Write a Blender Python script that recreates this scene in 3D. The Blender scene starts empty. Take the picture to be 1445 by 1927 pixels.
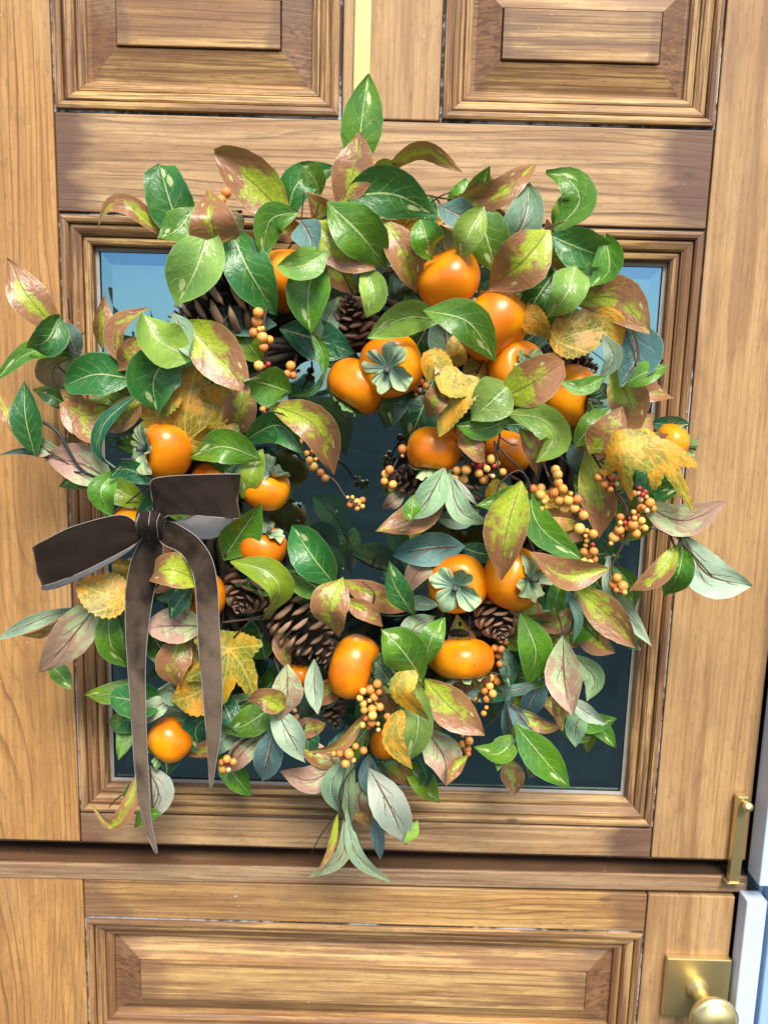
import bpy, bmesh, math, random
from mathutils import Vector, Matrix
import numpy as np
rad = math.radians
S = bpy.context.scene
COL = S.collection
rng = random.Random(7)

# ------------------------------------------------------------------ camera
F = 1450.0; TILT = rad(9.0); ROLL = rad(1.6); DIST = 0.8
fw = Vector((0, math.cos(TILT), -math.sin(TILT)))
rt = Vector((1, 0, 0)); up = Vector((0, math.sin(TILT), math.cos(TILT)))
RR = rt*math.cos(ROLL) + up*math.sin(ROLL)
UU = up*math.cos(ROLL) - rt*math.sin(ROLL)
CAM = -DIST*fw
cd = bpy.data.cameras.new('camera'); cam = bpy.data.objects.new('camera', cd); COL.objects.link(cam)
M3 = Matrix((RR, UU, -fw)).transposed()
cam.matrix_world = Matrix.Translation(CAM) @ M3.to_4x4()
cd.sensor_fit = 'HORIZONTAL'; cd.sensor_width = 36; cd.lens = 36*F/1445
cd.clip_start = 0.02; cd.clip_end = 500
cd.dof.use_dof = True; cd.dof.focus_distance = 0.705; cd.dof.aperture_fstop = 9.0
S.camera = cam

# ------------------------------------------------------------------ world, sun, exposure
SUN_EL, SUN_AZ = rad(50), rad(14)          # in front of the door, a little to the right
w = bpy.data.worlds.new('World'); S.world = w; w.use_nodes = True
nt = w.node_tree; bg = nt.nodes['Background']
sky = nt.nodes.new('ShaderNodeTexSky'); sky.sky_type = 'NISHITA'; sky.sun_disc = False
sky.sun_elevation = SUN_EL; sky.sun_rotation = math.pi - SUN_AZ
sky.air_density = 1.0; sky.dust_density = 1.0; sky.ozone_density = 1.0
tcw = nt.nodes.new('ShaderNodeTexCoord'); mpw = nt.nodes.new('ShaderNodeMapping'); mpw.inputs['Scale'].default_value = (1, 1, 2.6)
cln = nt.nodes.new('ShaderNodeTexNoise'); cln.inputs['Scale'].default_value = 3.2; cln.inputs['Detail'].default_value = 6; cln.inputs['Roughness'].default_value = 0.58
clr = nt.nodes.new('ShaderNodeMapRange'); clr.interpolation_type = 'SMOOTHSTEP'; clr.inputs[1].default_value = 0.46; clr.inputs[2].default_value = 0.68; clr.inputs[4].default_value = 0.75
clm = nt.nodes.new('ShaderNodeMix'); clm.data_type = 'RGBA'; clm.inputs[7].default_value = (7.5, 7.6, 7.9, 1)      # broken white cloud all over the sky
nt.links.new(tcw.outputs['Generated'], mpw.inputs[0]); nt.links.new(mpw.outputs[0], cln.inputs['Vector']); nt.links.new(cln.outputs[0], clr.inputs[0])
nt.links.new(clr.outputs[0], clm.inputs[0]); nt.links.new(sky.outputs[0], clm.inputs[6]); nt.links.new(clm.outputs[2], bg.inputs[0]); bg.inputs[1].default_value = 0.115
sd = bpy.data.lights.new('sun', 'SUN'); sd.energy = 4.0; sd.angle = rad(26); sd.color = (1.0, 0.93, 0.82)
sun = bpy.data.objects.new('sun', sd); COL.objects.link(sun)
sdir = Vector((math.sin(SUN_AZ)*math.cos(SUN_EL), -math.cos(SUN_AZ)*math.cos(SUN_EL), math.sin(SUN_EL)))
sun.rotation_euler = sdir.to_track_quat('Z', 'Y').to_euler()
sun.location = sdir*5
S.view_settings.view_transform = 'Standard'; S.view_settings.look = 'None'
S.view_settings.exposure = 0.58; S.view_settings.gamma = 1
S.render.engine = 'CYCLES'

# ------------------------------------------------------------------ helpers
def P(x, y, d=0.0):
    """point at distance d (m) in front of the door face seen at photo pixel x, y"""
    v = fw + RR*((x-722.5)/F) - UU*((y-963.5)/F)
    k = (-d-CAM.y)/v.y
    return CAM + v*k
def pxs(d):                         # metres per photo pixel at depth d
    return (DIST-d)/F
ORG = {}
def link(o, parent=None, origin=Vector((0, 0, 0))):
    COL.objects.link(o); origin = Vector(origin)
    if parent is not None:
        o.parent = parent; o.location = origin-ORG[parent.name]
    else:
        o.location = origin
    ORG[o.name] = origin
    return o
def tag(o, label=None, cat=None, group=None, kind=None):
    if label: o['label'] = label
    if cat: o['category'] = cat
    if group: o['group'] = group
    if kind: o['kind'] = kind
    return o
def thing(name, loc, label, cat, group=None):
    o = bpy.data.objects.new(name, None); o.empty_display_size = 0.01
    link(o, None, loc); return tag(o, label, cat, group)
def mesh(name, verts, faces, mat, parent=None, origin=None, smooth=True, uvs=None, mats=None, fm=None):
    verts = [Vector(v) for v in verts]
    if origin is None:
        origin = sum(verts, Vector())/len(verts)
    origin = Vector(origin)
    me = bpy.data.meshes.new(name)
    me.from_pydata([v-origin for v in verts], [], faces)
    for m in (mats or [mat]): me.materials.append(m)
    if fm:
        for p, i in zip(me.polygons, fm): p.material_index = i
    if smooth:
        for p in me.polygons: p.use_smooth = True
    if uvs:
        l = me.uv_layers.new(name='UVMap')
        for p in me.polygons:
            for li in p.loop_indices:
                l.data[li].uv = uvs[me.loops[li].vertex_index]
    me.update()
    return link(bpy.data.objects.new(name, me), parent, origin)
def box(name, lo, hi, mat, parent=None, bev=0.0012, seg=2):
    bm = bmesh.new(); bmesh.ops.create_cube(bm, size=1)
    c = (Vector(lo)+Vector(hi))/2; s = Vector(hi)-Vector(lo)
    for v in bm.verts: v.co = Vector((v.co.x*s.x, v.co.y*s.y, v.co.z*s.z))
    if bev:
        bmesh.ops.bevel(bm, geom=bm.edges[:], offset=bev, segments=seg, affect='EDGES', profile=0.5)
    me = bpy.data.meshes.new(name); bm.to_mesh(me); bm.free(); me.materials.append(mat)
    return link(bpy.data.objects.new(name, me), parent, c)
def lathe(name, prof, center, axis, mat, parent, n=32):
    """prof = [(radius, height)] along axis"""
    q = Vector(axis).normalized().to_track_quat('Z', 'Y').to_matrix()
    vs, fs = [], []
    for r, h in prof:
        for k in range(n):
            a = 2*math.pi*k/n
            vs.append(Vector(center)+q @ Vector((r*math.cos(a), r*math.sin(a), h)))
    for i in range(len(prof)-1):
        for k in range(n):
            a, b = i*n+k, i*n+(k+1) % n
            fs.append((a, b, b+n, a+n))
    fs.append(tuple(range(n))[::-1]); fs.append(tuple(range((len(prof)-1)*n, len(prof)*n)))
    o = mesh(name, vs, fs, mat, parent, center)
    return o
def crom(pts, n):
    """Catmull-Rom through pts (tuples of floats), n samples"""
    p = [np.array(q, float) for q in pts]
    if len(p) == 2:
        return [p[0]+(p[1]-p[0])*i/(n-1) for i in range(n)]
    p = [2*p[0]-p[1]]+p+[2*p[-1]-p[-2]]
    L = [np.linalg.norm(p[i+1]-p[i])+1e-9 for i in range(1, len(p)-2)]
    T = sum(L); out = []
    for i in range(n):
        s = T*i/(n-1); k = 0
        while k < len(L)-1 and s > L[k]: s -= L[k]; k += 1
        t = min(1.0, s/L[k]); a, b, c, d = p[k], p[k+1], p[k+2], p[k+3]
        out.append(0.5*((2*b)+(c-a)*t+(2*a-5*b+4*c-d)*t*t+(3*b-a-3*c+d)*t**3))
    return out
def tube_geo(pts, radii, n=6, vs=None, fs=None):
    vs = [] if vs is None else vs; fs = [] if fs is None else fs
    pts = [Vector(p) for p in pts]; b0 = len(vs); ref = Vector((0.3, -0.8, 0.5)); m = len(pts)
    for i, p in enumerate(pts):
        t = (pts[min(i+1, m-1)]-pts[max(i-1, 0)]).normalized()
        s = t.cross(ref)
        if s.length < 1e-3: s = t.cross(Vector((1, 0, 0)))
        s.normalize(); q = s.cross(t); ref = q if i == 0 else q
        r = radii[i] if hasattr(radii, '__len__') else radii
        for k in range(n):
            a = 2*math.pi*k/n
            vs.append(p+(s*math.cos(a)+q*math.sin(a))*r)
    for i in range(m-1):
        for k in range(n):
            a, b = b0+i*n+k, b0+i*n+(k+1) % n
            fs.append((a, a+n, b+n, b))
    fs.append(tuple(b0+k for k in range(n))); fs.append(tuple(b0+(m-1)*n+k for k in range(n))[::-1])
    return vs, fs

# ------------------------------------------------------------------ material helpers
class NT:
    def __init__(s, name):
        s.m = bpy.data.materials.new(name); s.m.use_nodes = True
        s.t = s.m.node_tree; s.b = s.t.nodes['Principled BSDF']
    def n(s, ty, **kw):
        o = s.t.nodes.new('ShaderNode'+ty)
        for k, v in kw.items(): setattr(o, k, v)
        return o
    def l(s, a, b): s.t.links.new(a, b)
    def set(s, sock, v):
        if hasattr(v, 'is_linked') or hasattr(v, 'links'): s.l(v, sock)
        else: sock.default_value = v
    def math(s, op, a, b=0.0, c=None, clamp=False):
        o = s.n('Math', operation=op, use_clamp=clamp); s.set(o.inputs[0], a); s.set(o.inputs[1], b)
        if c is not None: s.set(o.inputs[2], c)
        return o.outputs[0]
    def mix(s, f, a, b, mode='MIX'):
        o = s.n('Mix', data_type='RGBA', blend_type=mode); s.set(o.inputs[0], f)
        for k, v in ((6, a), (7, b)):
            s.set(o.inputs[k], (*v, 1) if isinstance(v, tuple) and len(v) == 3 else v)
        return o.outputs[2]
    def step(s, v, lo, hi):
        o = s.n('MapRange', interpolation_type='SMOOTHSTEP'); s.set(o.inputs[0], v)
        o.inputs[1].default_value = lo; o.inputs[2].default_value = hi
        return o.outputs[0]
    def noise(s, vec, scale, detail=3, rough=0.55, dist=0.0, dim='3D', w=None):
        o = s.n('TexNoise', noise_dimensions=dim); s.l(vec, o.inputs['Vector'])
        o.inputs['Scale'].default_value = scale; o.inputs['Detail'].default_value = detail
        o.inputs['Roughness'].default_value = rough; o.inputs['Distortion'].default_value = dist
        if w is not None: s.set(o.inputs['W'], w)
        return o.outputs[0]
    def ramp(s, f, stops):
        o = s.n('ValToRGB'); s.l(f, o.inputs[0]); e = o.color_ramp.elements
        while len(e) < len(stops): e.new(0.5)
        for el, (p, c) in zip(e, stops): el.position = p; el.color = (*c, 1)
        return o.outputs[0]
    def mapping(s, vec, scale=(1, 1, 1), loc=(0, 0, 0)):
        o = s.n('Mapping'); s.l(vec, o.inputs[0]); o.inputs['Scale'].default_value = scale
        s.set(o.inputs['Location'], loc); return o.outputs[0]
    def bump(s, h, strength=0.3, dist=0.001):
        o = s.n('Bump'); s.l(h, o.inputs['Height']); o.inputs['Strength'].default_value = strength
        o.inputs['Distance'].default_value = dist; s.l(o.outputs[0], s.b.inputs['Normal']); return o
def plain(name, col, rough=0.5, metal=0.0, noise=0.0, nscale=60, bump=0.0):
    k = NT(name); k.b.inputs['Roughness'].default_value = rough; k.b.inputs['Metallic'].default_value = metal
    tc = k.n('TexCoord').outputs['Object']; nz = k.noise(tc, nscale, 4)
    k.l(k.mix(k.math('MULTIPLY', nz, noise), col, tuple(c*0.35 for c in col)), k.b.inputs['Base Color'])
    if bump: k.bump(nz, bump)
    return k.m

def wood(name, vertical, light, mid, dark, stain=0.4, wave=0.6, freq=140, amp=5.0, fine=1.0, ends=0.0, bump=0.35, blot=0.5):
    k = NT(name)
    geo = k.n('NewGeometry').outputs['Position']; oi = k.n('ObjectInfo'); rnd = oi.outputs['Random']
    off = k.n('CombineXYZ')
    for i_, f_ in enumerate((7.3, 3.1, 11.7)): k.l(k.math('MULTIPLY', rnd, f_), off.inputs[i_])
    add = k.n('VectorMath', operation='ADD'); k.l(geo, add.inputs[0]); k.l(off.outputs[0], add.inputs[1])
    v = add.outputs[0]
    def along(f, loc=(0, 0, 0)): return k.mapping(v, (1, 1, f) if vertical else (f, 1, 1), loc)
    lowf = k.noise(along(0.16), 10, 2, 0.45); wob = k.noise(along(0.12), 70, 2, 0.5)
    sep = k.n('SeparateXYZ'); k.l(v, sep.inputs[0])
    across = sep.outputs[0] if vertical else sep.outputs[2]
    q = k.math('ADD', k.math('MULTIPLY', across, freq), k.math('MULTIPLY', lowf, amp*2.2))
    q = k.math('ADD', q, k.math('MULTIPLY', wob, 0.55))
    fr = k.math('FRACT', q)
    band = k.math('MULTIPLY', k.step(fr, 0.62, 0.97), k.step(k.math('SUBTRACT', 1.0, fr), 0.0, 0.06))
    idn = k.n('TexWhiteNoise', noise_dimensions='1D'); k.l(k.math('FLOOR', q), idn.inputs['W'])
    band = k.math('MULTIPLY', band, k.math('ADD', 0.25, k.math('MULTIPLY', idn.outputs['Value'], 0.75)))
    streak = k.noise(along(0.035), 120, 6, 0.68); hair = k.noise(along(0.022), 270, 4, 0.62); pore = k.noise(along(0.06), 520, 3, 0.6)
    c = k.mix(k.step(streak, 0.36, 0.66), light, mid)
    brk = k.step(k.noise(along(0.15), 26, 3), 0.28, 0.6)
    c = k.mix(k.math('MULTIPLY', k.math('MULTIPLY', band, brk), wave), c, dark)
    c = k.mix(k.math('MULTIPLY', k.step(hair, 0.50, 0.58), 0.50*fine), c, dark)
    c = k.mix(k.math('MULTIPLY', k.step(pore, 0.57, 0.68), 0.32*fine), c, dark)
    big = k.noise(along(0.06), 42, 5, 0.6)
    c = k.mix(k.math('MULTIPLY', k.step(big, 0.5, 0.6), blot), c, (0.20, 0.092, 0.04))
    # weathering: grey violet patches of old finish, bare pale patches, brown streaks
    n_ = k.noise(along(0.3), 8, 6, 0.66)
    st = k.step(k.math('ADD', n_, k.math('MULTIPLY', k.math('SUBTRACT', streak, 0.5), 0.35)), 0.48, 0.66)
    c = k.mix(k.math('MULTIPLY', st, stain), c, (0.165, 0.085, 0.052))
    if ends:                       # old dark finish left where the board was never sanded, at its two ends
        gs = k.n('SeparateXYZ'); k.l(k.n('TexCoord').outputs['Generated'], gs.inputs[0])
        g = gs.outputs[2] if vertical else gs.outputs[0]
        e = k.math('MINIMUM', g, k.math('SUBTRACT', 1.0, g))
        e = k.math('ADD', e, k.math('MULTIPLY', k.math('SUBTRACT', k.noise(along(0.25), 22, 5, 0.65), 0.5), 0.20))
        c = k.mix(k.math('MULTIPLY', k.step(e, 0.085, 0.03), ends), c, (0.12, 0.06, 0.045))
    pale = k.step(k.noise(along(0.25), 13, 5, 0.6, 0.3), 0.54, 0.72)
    c = k.mix(k.math('MULTIPLY', pale, 0.3), c, (0.58, 0.40, 0.22))
    # uneven wear across the board and fine speckle of open pores
    worn = k.noise(along(0.55), 7, 5, 0.7); spk = k.noise(along(0.25), 330, 3, 0.7)
    c = k.mix(k.math('MULTIPLY', k.step(worn, 0.42, 0.66), 0.34), c, (0.24, 0.125, 0.06))
    c = k.mix(k.math('MULTIPLY', k.step(k.noise(along(0.4), 16, 5, 0.7, 0.6), 0.56, 0.70), 0.34), c, (0.13, 0.065, 0.038))
    c = k.mix(k.math('MULTIPLY', k.step(spk, 0.54, 0.68), 0.30), c, (0.12, 0.055, 0.025))
    vo = k.n('TexVoronoi'); k.l(along(0.5), vo.inputs['Vector']); vo.inputs['Scale'].default_value = 17
    kn = k.math('MULTIPLY', k.step(vo.outputs['Distance'], 0.085, 0.03), k.step(k.noise(v, 4, 1), 0.5, 0.6))
    c = k.mix(k.math('MULTIPLY', kn, 0.75), c, (0.09, 0.045, 0.03))
    fl = k.step(k.noise(v, 260, 2, 0.5), 0.745, 0.77)         # flecks of white paint
    c = k.mix(k.math('MULTIPLY', fl, 0.6), c, (0.62, 0.6, 0.58))
    k.l(c, k.b.inputs['Base Color'])
    k.set(k.b.inputs['Roughness'], k.math('ADD', 0.40, k.math('MULTIPLY', streak, 0.28)))
    k.b.inputs['Specular IOR Level'].default_value = 0.4
    h = k.math('SUBTRACT', k.math('MULTIPLY', streak, 0.7), k.math('ADD', k.math('MULTIPLY', hair, 0.5), k.math('MULTIPLY', band, 0.45)))
    k.bump(h, bump, 0.0011)
    return k.m
W_STILE = wood('wood_stile', True, (0.56, 0.305, 0.105), (0.42, 0.21, 0.066), (0.19, 0.08, 0.03), 0.2, 1.0, 130, 6.5, 0.45, 0, 0.3, 0.15)
W_STILE2 = wood('wood_straight', True, (0.54, 0.335, 0.15), (0.44, 0.255, 0.108), (0.22, 0.105, 0.048), 0.45, 0.35, 170, 1.5, 0.55, 0, 0.3, 0.45)
W_RAIL = wood('wood_rail', False, (0.57, 0.37, 0.185), (0.42, 0.245, 0.115), (0.11, 0.05, 0.03), 0.42, 1.0, 120, 4.5, 0.7, 0.9, 0.35, 0.2)
W_LOW = wood('wood_lower', False, (0.63, 0.39, 0.145), (0.43, 0.22, 0.075), (0.13, 0.055, 0.025), 0.34, 1.0, 140, 5.5, 0.7, 0.6, 0.35, 0.3)
W_MH = wood('wood_moulding_across', False, (0.68, 0.43, 0.16), (0.35, 0.165, 0.058), (0.065, 0.03, 0.016), 0.4, 1.0, 240, 1.6, 1.5, 0.4, 0.7, 0.75)
W_MV = wood('wood_moulding_upright', True, (0.64, 0.40, 0.165), (0.32, 0.15, 0.06), (0.06, 0.028, 0.018), 0.5, 1.0, 240, 1.6, 1.5, 0.4, 0.7, 0.75)
W_PH = wood('wood_panel', False, (0.64, 0.415, 0.17), (0.39, 0.205, 0.078), (0.13, 0.06, 0.03), 0.65, 0.8, 150, 2.5, 1.2, 0.5, 0.35, 0.7)
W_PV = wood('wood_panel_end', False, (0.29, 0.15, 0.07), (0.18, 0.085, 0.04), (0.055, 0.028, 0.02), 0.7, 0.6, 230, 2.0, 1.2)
W_SHADE = wood('wood_gap_shade', False, (0.065, 0.036, 0.018), (0.045, 0.025, 0.013), (0.025, 0.015, 0.01), 0.4, 0.4)  # wood with the shade of the door gap put into its colour
W_LEDGE = wood('wood_ledge', False, (0.46, 0.31, 0.18), (0.34, 0.215, 0.12), (0.12, 0.065, 0.04), 0.5, 0.6, 150, 4.0)

def caulk_mat():
    k = NT('old_paint_bead'); geo = k.n('NewGeometry').outputs['Position']
    nz = k.noise(geo, 110, 4, 0.7); n2 = k.noise(geo, 6, 2, 0.6)
    f = k.math('MULTIPLY', k.step(k.math('ADD', k.math('MULTIPLY', nz, 0.45), k.math('MULTIPLY', n2, 0.85)), 0.62, 0.74), 0.8)
    k.l(k.mix(f, (0.028, 0.022, 0.022), (0.55, 0.56, 0.6)), k.b.inputs['Base Color'])
    k.b.inputs['Roughness'].default_value = 0.7; k.bump(nz, 0.6, 0.001)
    return k.m
CAULK = caulk_mat()
def brass_mat():
    k = NT('brushed_brass'); tc = k.n('TexCoord').outputs['Object']
    nz = k.noise(k.mapping(tc, (1, 1, 0.05)), 900, 2)
    k.l(k.mix(nz, (0.84, 0.70, 0.36), (0.74, 0.59, 0.27)), k.b.inputs['Base Color'])
    k.b.inputs['Metallic'].default_value = 0.92
    k.set(k.b.inputs['Roughness'], k.math('ADD', 0.33, k.math('MULTIPLY', nz, 0.15)))
    return k.m
BRASS = brass_mat()
STRAP = plain('gold_lacquered_strap', (0.62, 0.52, 0.21), 0.4, 0.55, 0.15, 40)
BLUE = plain('pale_blue_paint', (0.36, 0.54, 0.78), 0.45, 0, 0.12, 25)
WHITEP = plain('white_paint', (0.60, 0.70, 0.87), 0.4, 0, 0.12, 30)
BLACK = plain('dark_gap', (0.012, 0.011, 0.012), 0.8)
GROUND = plain('porch_stone', (0.075, 0.08, 0.075), 0.8, 0, 1.3, 0.9)
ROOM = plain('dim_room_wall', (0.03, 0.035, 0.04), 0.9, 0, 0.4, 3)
PUTTY = plain('glazing_putty', (0.42, 0.40, 0.38), 0.6, 0, 0.8, 55, 0.5)

def glass_mat():
    k = NT('window_glass'); t = k.t
    tr = k.n('BsdfTransparent'); tr.inputs[0].default_value = (0.45, 0.60, 0.66, 1)
    gl = k.n('BsdfGlossy'); gl.inputs['Roughness'].default_value = 0.015; gl.inputs[0].default_value = (0.42, 0.80, 1.0, 1)
    geo = k.n('NewGeometry').outputs['Position']
    lw = k.n('Fresnel'); lw.inputs[0].default_value = 5.0
    mx = k.n('MixShader'); k.l(lw.outputs[0], mx.inputs[0]); k.l(tr.outputs[0], mx.inputs[1]); k.l(gl.outputs[0], mx.inputs[2])
    # dust specks and dried drips
    df = k.n('BsdfDiffuse'); df.inputs[0].default_value = (0.5, 0.52, 0.55, 1)
    sp = k.step(k.noise(geo, 190, 3, 0.6), 0.665, 0.72)
    sp = k.math('MULTIPLY', sp, k.step(k.noise(geo, 9, 2), 0.5, 0.62))
    dr = k.math('MULTIPLY', k.step(k.noise(k.mapping(geo, (1, 1, 0.12)), 60, 4, 0.6), 0.52, 0.8), 0.06)
    f = k.math('ADD', k.math('MULTIPLY', sp, 0.5), k.math('ADD', dr, 0.008), clamp=True)
    m2 = k.n('MixShader'); k.l(f, m2.inputs[0]); k.l(mx.outputs[0], m2.inputs[1]); k.l(df.outputs[0], m2.inputs[2])
    bp = k.n('Bump'); k.l(k.noise(geo, 5, 2), bp.inputs['Height']); bp.inputs['Strength'].default_value = 0.05; bp.inputs['Distance'].default_value = 0.01
    k.l(bp.outputs[0], gl.inputs['Normal'])
    k.l(m2.outputs[0], t.nodes['Material Output'].inputs[0])
    return k.m
GLASS = glass_mat()

# ---- leaves -------------------------------------------------------------
def leaf_mat(name, top, under):
    """top / under in green, red, pale, pink; the object colour is the tint of the first (alpha = seed)"""
    k = NT(name)
    uv = k.n('UVMap').outputs[0]; sp = k.n('SeparateXYZ'); k.l(uv, sp.inputs[0])
    U, Vv = sp.outputs[0], sp.outputs[1]
    sw = k.math('SUBTRACT', k.math('MULTIPLY', Vv, 2.0), 1.0)
    Wd = k.math('ABSOLUTE', sw)
    oi = k.n('ObjectInfo'); tint, seed = oi.outputs['Color'], k.math('MULTIPLY', oi.outputs['Alpha'], 37.0)
    cmb = k.n('CombineXYZ'); k.l(U, cmb.inputs[0]); k.l(k.math('MULTIPLY', sw, 0.28), cmb.inputs[1]); k.l(seed, cmb.inputs[2])
    p = cmb.outputs[0]
    n1 = k.noise(p, 6.5, 4, 0.6, 0.5); n2 = k.noise(p, 2.2, 2, 0.5); n3 = k.noise(p, 38, 3, 0.6); n4 = k.noise(p, 4.6, 5, 0.62, 0.6)
    taper = k.math('SUBTRACT', 1.0, k.math('MULTIPLY', U, 0.72))
    wob = k.math('MULTIPLY', k.math('SUBTRACT', n1, 0.5), 0.05)
    def rib(th): return k.math('SUBTRACT', 1.0, k.step(k.math('ADD', Wd, wob), 0.0, 1.0)) if th is None else k.math('LESS_THAN', k.math('ADD', Wd, wob), k.math('MULTIPLY', taper, th))
    def veins(cnt, wd):
        q = k.math('SUBTRACT', k.math('MULTIPLY', U, cnt), k.math('MULTIPLY', Wd, 1.7))
        q = k.math('ADD', q, k.math('MULTIPLY', k.math('GREATER_THAN', sw, 0.0), 0.45))
        q = k.math('ADD', q, k.math('MULTIPLY', n1, 0.5))
        tri = k.math('ABSOLUTE', k.math('SUBTRACT', k.math('FRACT', q), 0.5))
        ln = k.math('LESS_THAN', tri, k.math('MULTIPLY', k.math('SUBTRACT', 1.05, Wd), wd))
        ln = k.math('MULTIPLY', ln, k.math('LESS_THAN', Wd, k.math('ADD', 0.35, k.math('MULTIPLY', n2, 0.75))))
        return k.math('MULTIPLY', ln, k.math('LESS_THAN', U, 0.86))
    def spot(u0, v0, r):
        a = k.math('MULTIPLY', k.math('SUBTRACT', U, u0), 2.1); b = k.math('SUBTRACT', sw, v0)
        d = k.math('SQRT', k.math('ADD', k.math('MULTIPLY', a, a), k.math('MULTIPLY', b, b)))
        return k.step(k.math('ADD', d, k.math('MULTIPLY', k.math('SUBTRACT', n3, 0.5), 0.12)), r+0.03, r-0.03)
    rim = k.step(Wd, 0.945, 0.985)
    def green():
        c = k.mix(k.step(n2, 0.35, 0.68), tint, k.mix(0.45, tint, (0.01, 0.12, 0.045)))
        c = k.mix(k.math('MULTIPLY', k.step(n1, 0.5, 0.8), 0.35), c, (0.28, 0.44, 0.06))
        c = k.mix(k.math('MULTIPLY', veins(6.5, 0.035), 0.6), c, (0.40, 0.56, 0.22))
        dk = k.math('MULTIPLY', k.math('LESS_THAN', k.math('ABSOLUTE', k.math('SUBTRACT', Wd, 0.08)), 0.035), k.step(n1, 0.5, 0.62))
        c = k.mix(k.math('MULTIPLY', dk, 0.6), c, (0.008, 0.05, 0.012))
        c = k.mix(k.math('MULTIPLY', rib(0.05), 0.85), c, (0.55, 0.66, 0.26))
        f = k.math('MULTIPLY', k.math('MAXIMUM', spot(0.77, 0.30, 0.145), spot(0.885, 0.10, 0.12)), k.step(oi.outputs['Alpha'], 0.3, 0.31))
        c = k.mix(k.math('MULTIPLY', f, k.math('ADD', 0.55, k.math('MULTIPLY', n3, 0.5))), c, (0.62, 0.72, 0.34))
        return k.mix(k.math('MULTIPLY', rim, 0.35), c, (0.45, 0.58, 0.30))
    def red():
        b = k.math('ADD', k.math('MULTIPLY', n4, 1.15), k.math('MULTIPLY', k.math('SUBTRACT', 0.5, Wd), 0.34))
        sr = k.n('SeparateColor'); k.l(tint, sr.inputs[0])
        b = k.math('ADD', b, k.math('MULTIPLY', k.math('SUBTRACT', 0.45, U), sr.outputs[1]))
        b = k.math('ADD', b, sr.outputs[0])
        b = k.math('ADD', b, k.math('MULTIPLY', k.math('SUBTRACT', n3, 0.5), 0.34)); m = k.step(b, 0.60, 0.80)
        br = k.mix(n2, (0.46, 0.21, 0.085), (0.27, 0.12, 0.065))
        lm = k.mix(k.step(n3, 0.35, 0.65), (0.52, 0.60, 0.045), (0.33, 0.44, 0.04))
        c = k.mix(m, br, lm)
        c = k.mix(k.math('MULTIPLY', rib(0.038), 0.7), c, (0.13, 0.09, 0.035))
        c = k.mix(k.math('MULTIPLY', veins(5.5, 0.03), 0.4), c, (0.20, 0.17, 0.04))
        c = k.mix(k.math('MULTIPLY', spot(0.72, -0.55, 0.07), 0.8), c, (0.62, 0.68, 0.22))
        return k.mix(k.math('MULTIPLY', rim, 0.5), c, (0.52, 0.50, 0.18))
    def pale(c0):
        c = k.mix(k.step(n2, 0.3, 0.7), c0, k.mix(0.4, c0, (0.10, 0.24, 0.20)))
        c = k.mix(k.math('MULTIPLY', veins(5.0, 0.03), 0.4), c, (0.62, 0.72, 0.58))
        c = k.mix(k.math('MULTIPLY', k.math('LESS_THAN', k.math('ABSOLUTE', k.math('SUBTRACT', sw, 0.09)), 0.03), 0.5), c, (0.60, 0.70, 0.55))
        c = k.mix(k.math('MULTIPLY', k.math('MULTIPLY', veins(2.6, 0.055), k.math('LESS_THAN', Wd, 0.45)), 0.9), c, (0.14, 0.075, 0.05))
        c = k.mix(k.math('MULTIPLY', rib(0.085), 0.95), c, (0.15, 0.08, 0.05))
        return k.mix(k.math('MULTIPLY', rim, 0.3), c, (0.62, 0.70, 0.58))
    def pink():
        b = k.math('ADD', k.math('MULTIPLY', n1, 1.2), k.math('MULTIPLY', k.math('SUBTRACT', 0.4, U), 0.5))
        c = k.mix(k.step(b, 0.45, 0.72), (0.46, 0.28, 0.20), (0.45, 0.54, 0.27))
        c = k.mix(0.25, c, tint, 'MULTIPLY')
        c = k.mix(k.math('MULTIPLY', rib(0.075), 0.9), c, (0.15, 0.07, 0.05))
        c = k.mix(k.math('MULTIPLY', k.math('MULTIPLY', veins(2.6, 0.05), k.math('LESS_THAN', Wd, 0.4)), 0.8), c, (0.16, 0.08, 0.05))
        return k.mix(k.math('MULTIPLY', rim, 0.5), c, (0.66, 0.55, 0.42))
    fn = {'green': green, 'red': red, 'pale': lambda: pale(tint), 'pink': pink,
          'palefix': lambda: pale(k.mix(n2, (0.26, 0.38, 0.24), (0.34, 0.42, 0.26)))}
    bf = k.n('NewGeometry').outputs['Backfacing']
    c = k.mix(bf, fn[top](), fn[under]())
    c = k.mix(k.math('MULTIPLY', k.step(k.noise(p, 75, 2, 0.6), 0.45, 0.7), 0.22), c, (0.02, 0.03, 0.008))
    k.l(c, k.b.inputs['Base Color'])
    k.set(k.b.inputs['Roughness'], k.math('ADD', k.math('ADD', 0.22, k.math('MULTIPLY', n3, 0.14)), k.math('MULTIPLY', bf, 0.25)))
    k.b.inputs['Specular IOR Level'].default_value = 0.5
    weave = k.n('TexWave'); k.l(uv, weave.inputs['Vector']); weave.inputs['Scale'].default_value = 60; weave.inputs['Distortion'].default_value = 1.5
    h = k.math('SUBTRACT', k.math('MULTIPLY', n1, 0.8), k.math('MULTIPLY', rib(0.06), 0.3))
    h = k.math('SUBTRACT', h, k.math('MULTIPLY', veins(6.5, 0.06), 0.3))
    k.bump(h, 0.6, 0.003)
    tl = k.n('BsdfTranslucent'); k.l(k.mix(0.4, c, (0.35, 0.5, 0.05)), tl.inputs[0])
    mx = k.n('MixShader'); mx.inputs[0].default_value = 0.16
    k.l(k.b.outputs[0], mx.inputs[1]); k.l(tl.outputs[0], mx.inputs[2])
    k.l(mx.outputs[0], k.t.nodes['Material Output'].inputs[0])
    return k.m
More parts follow.
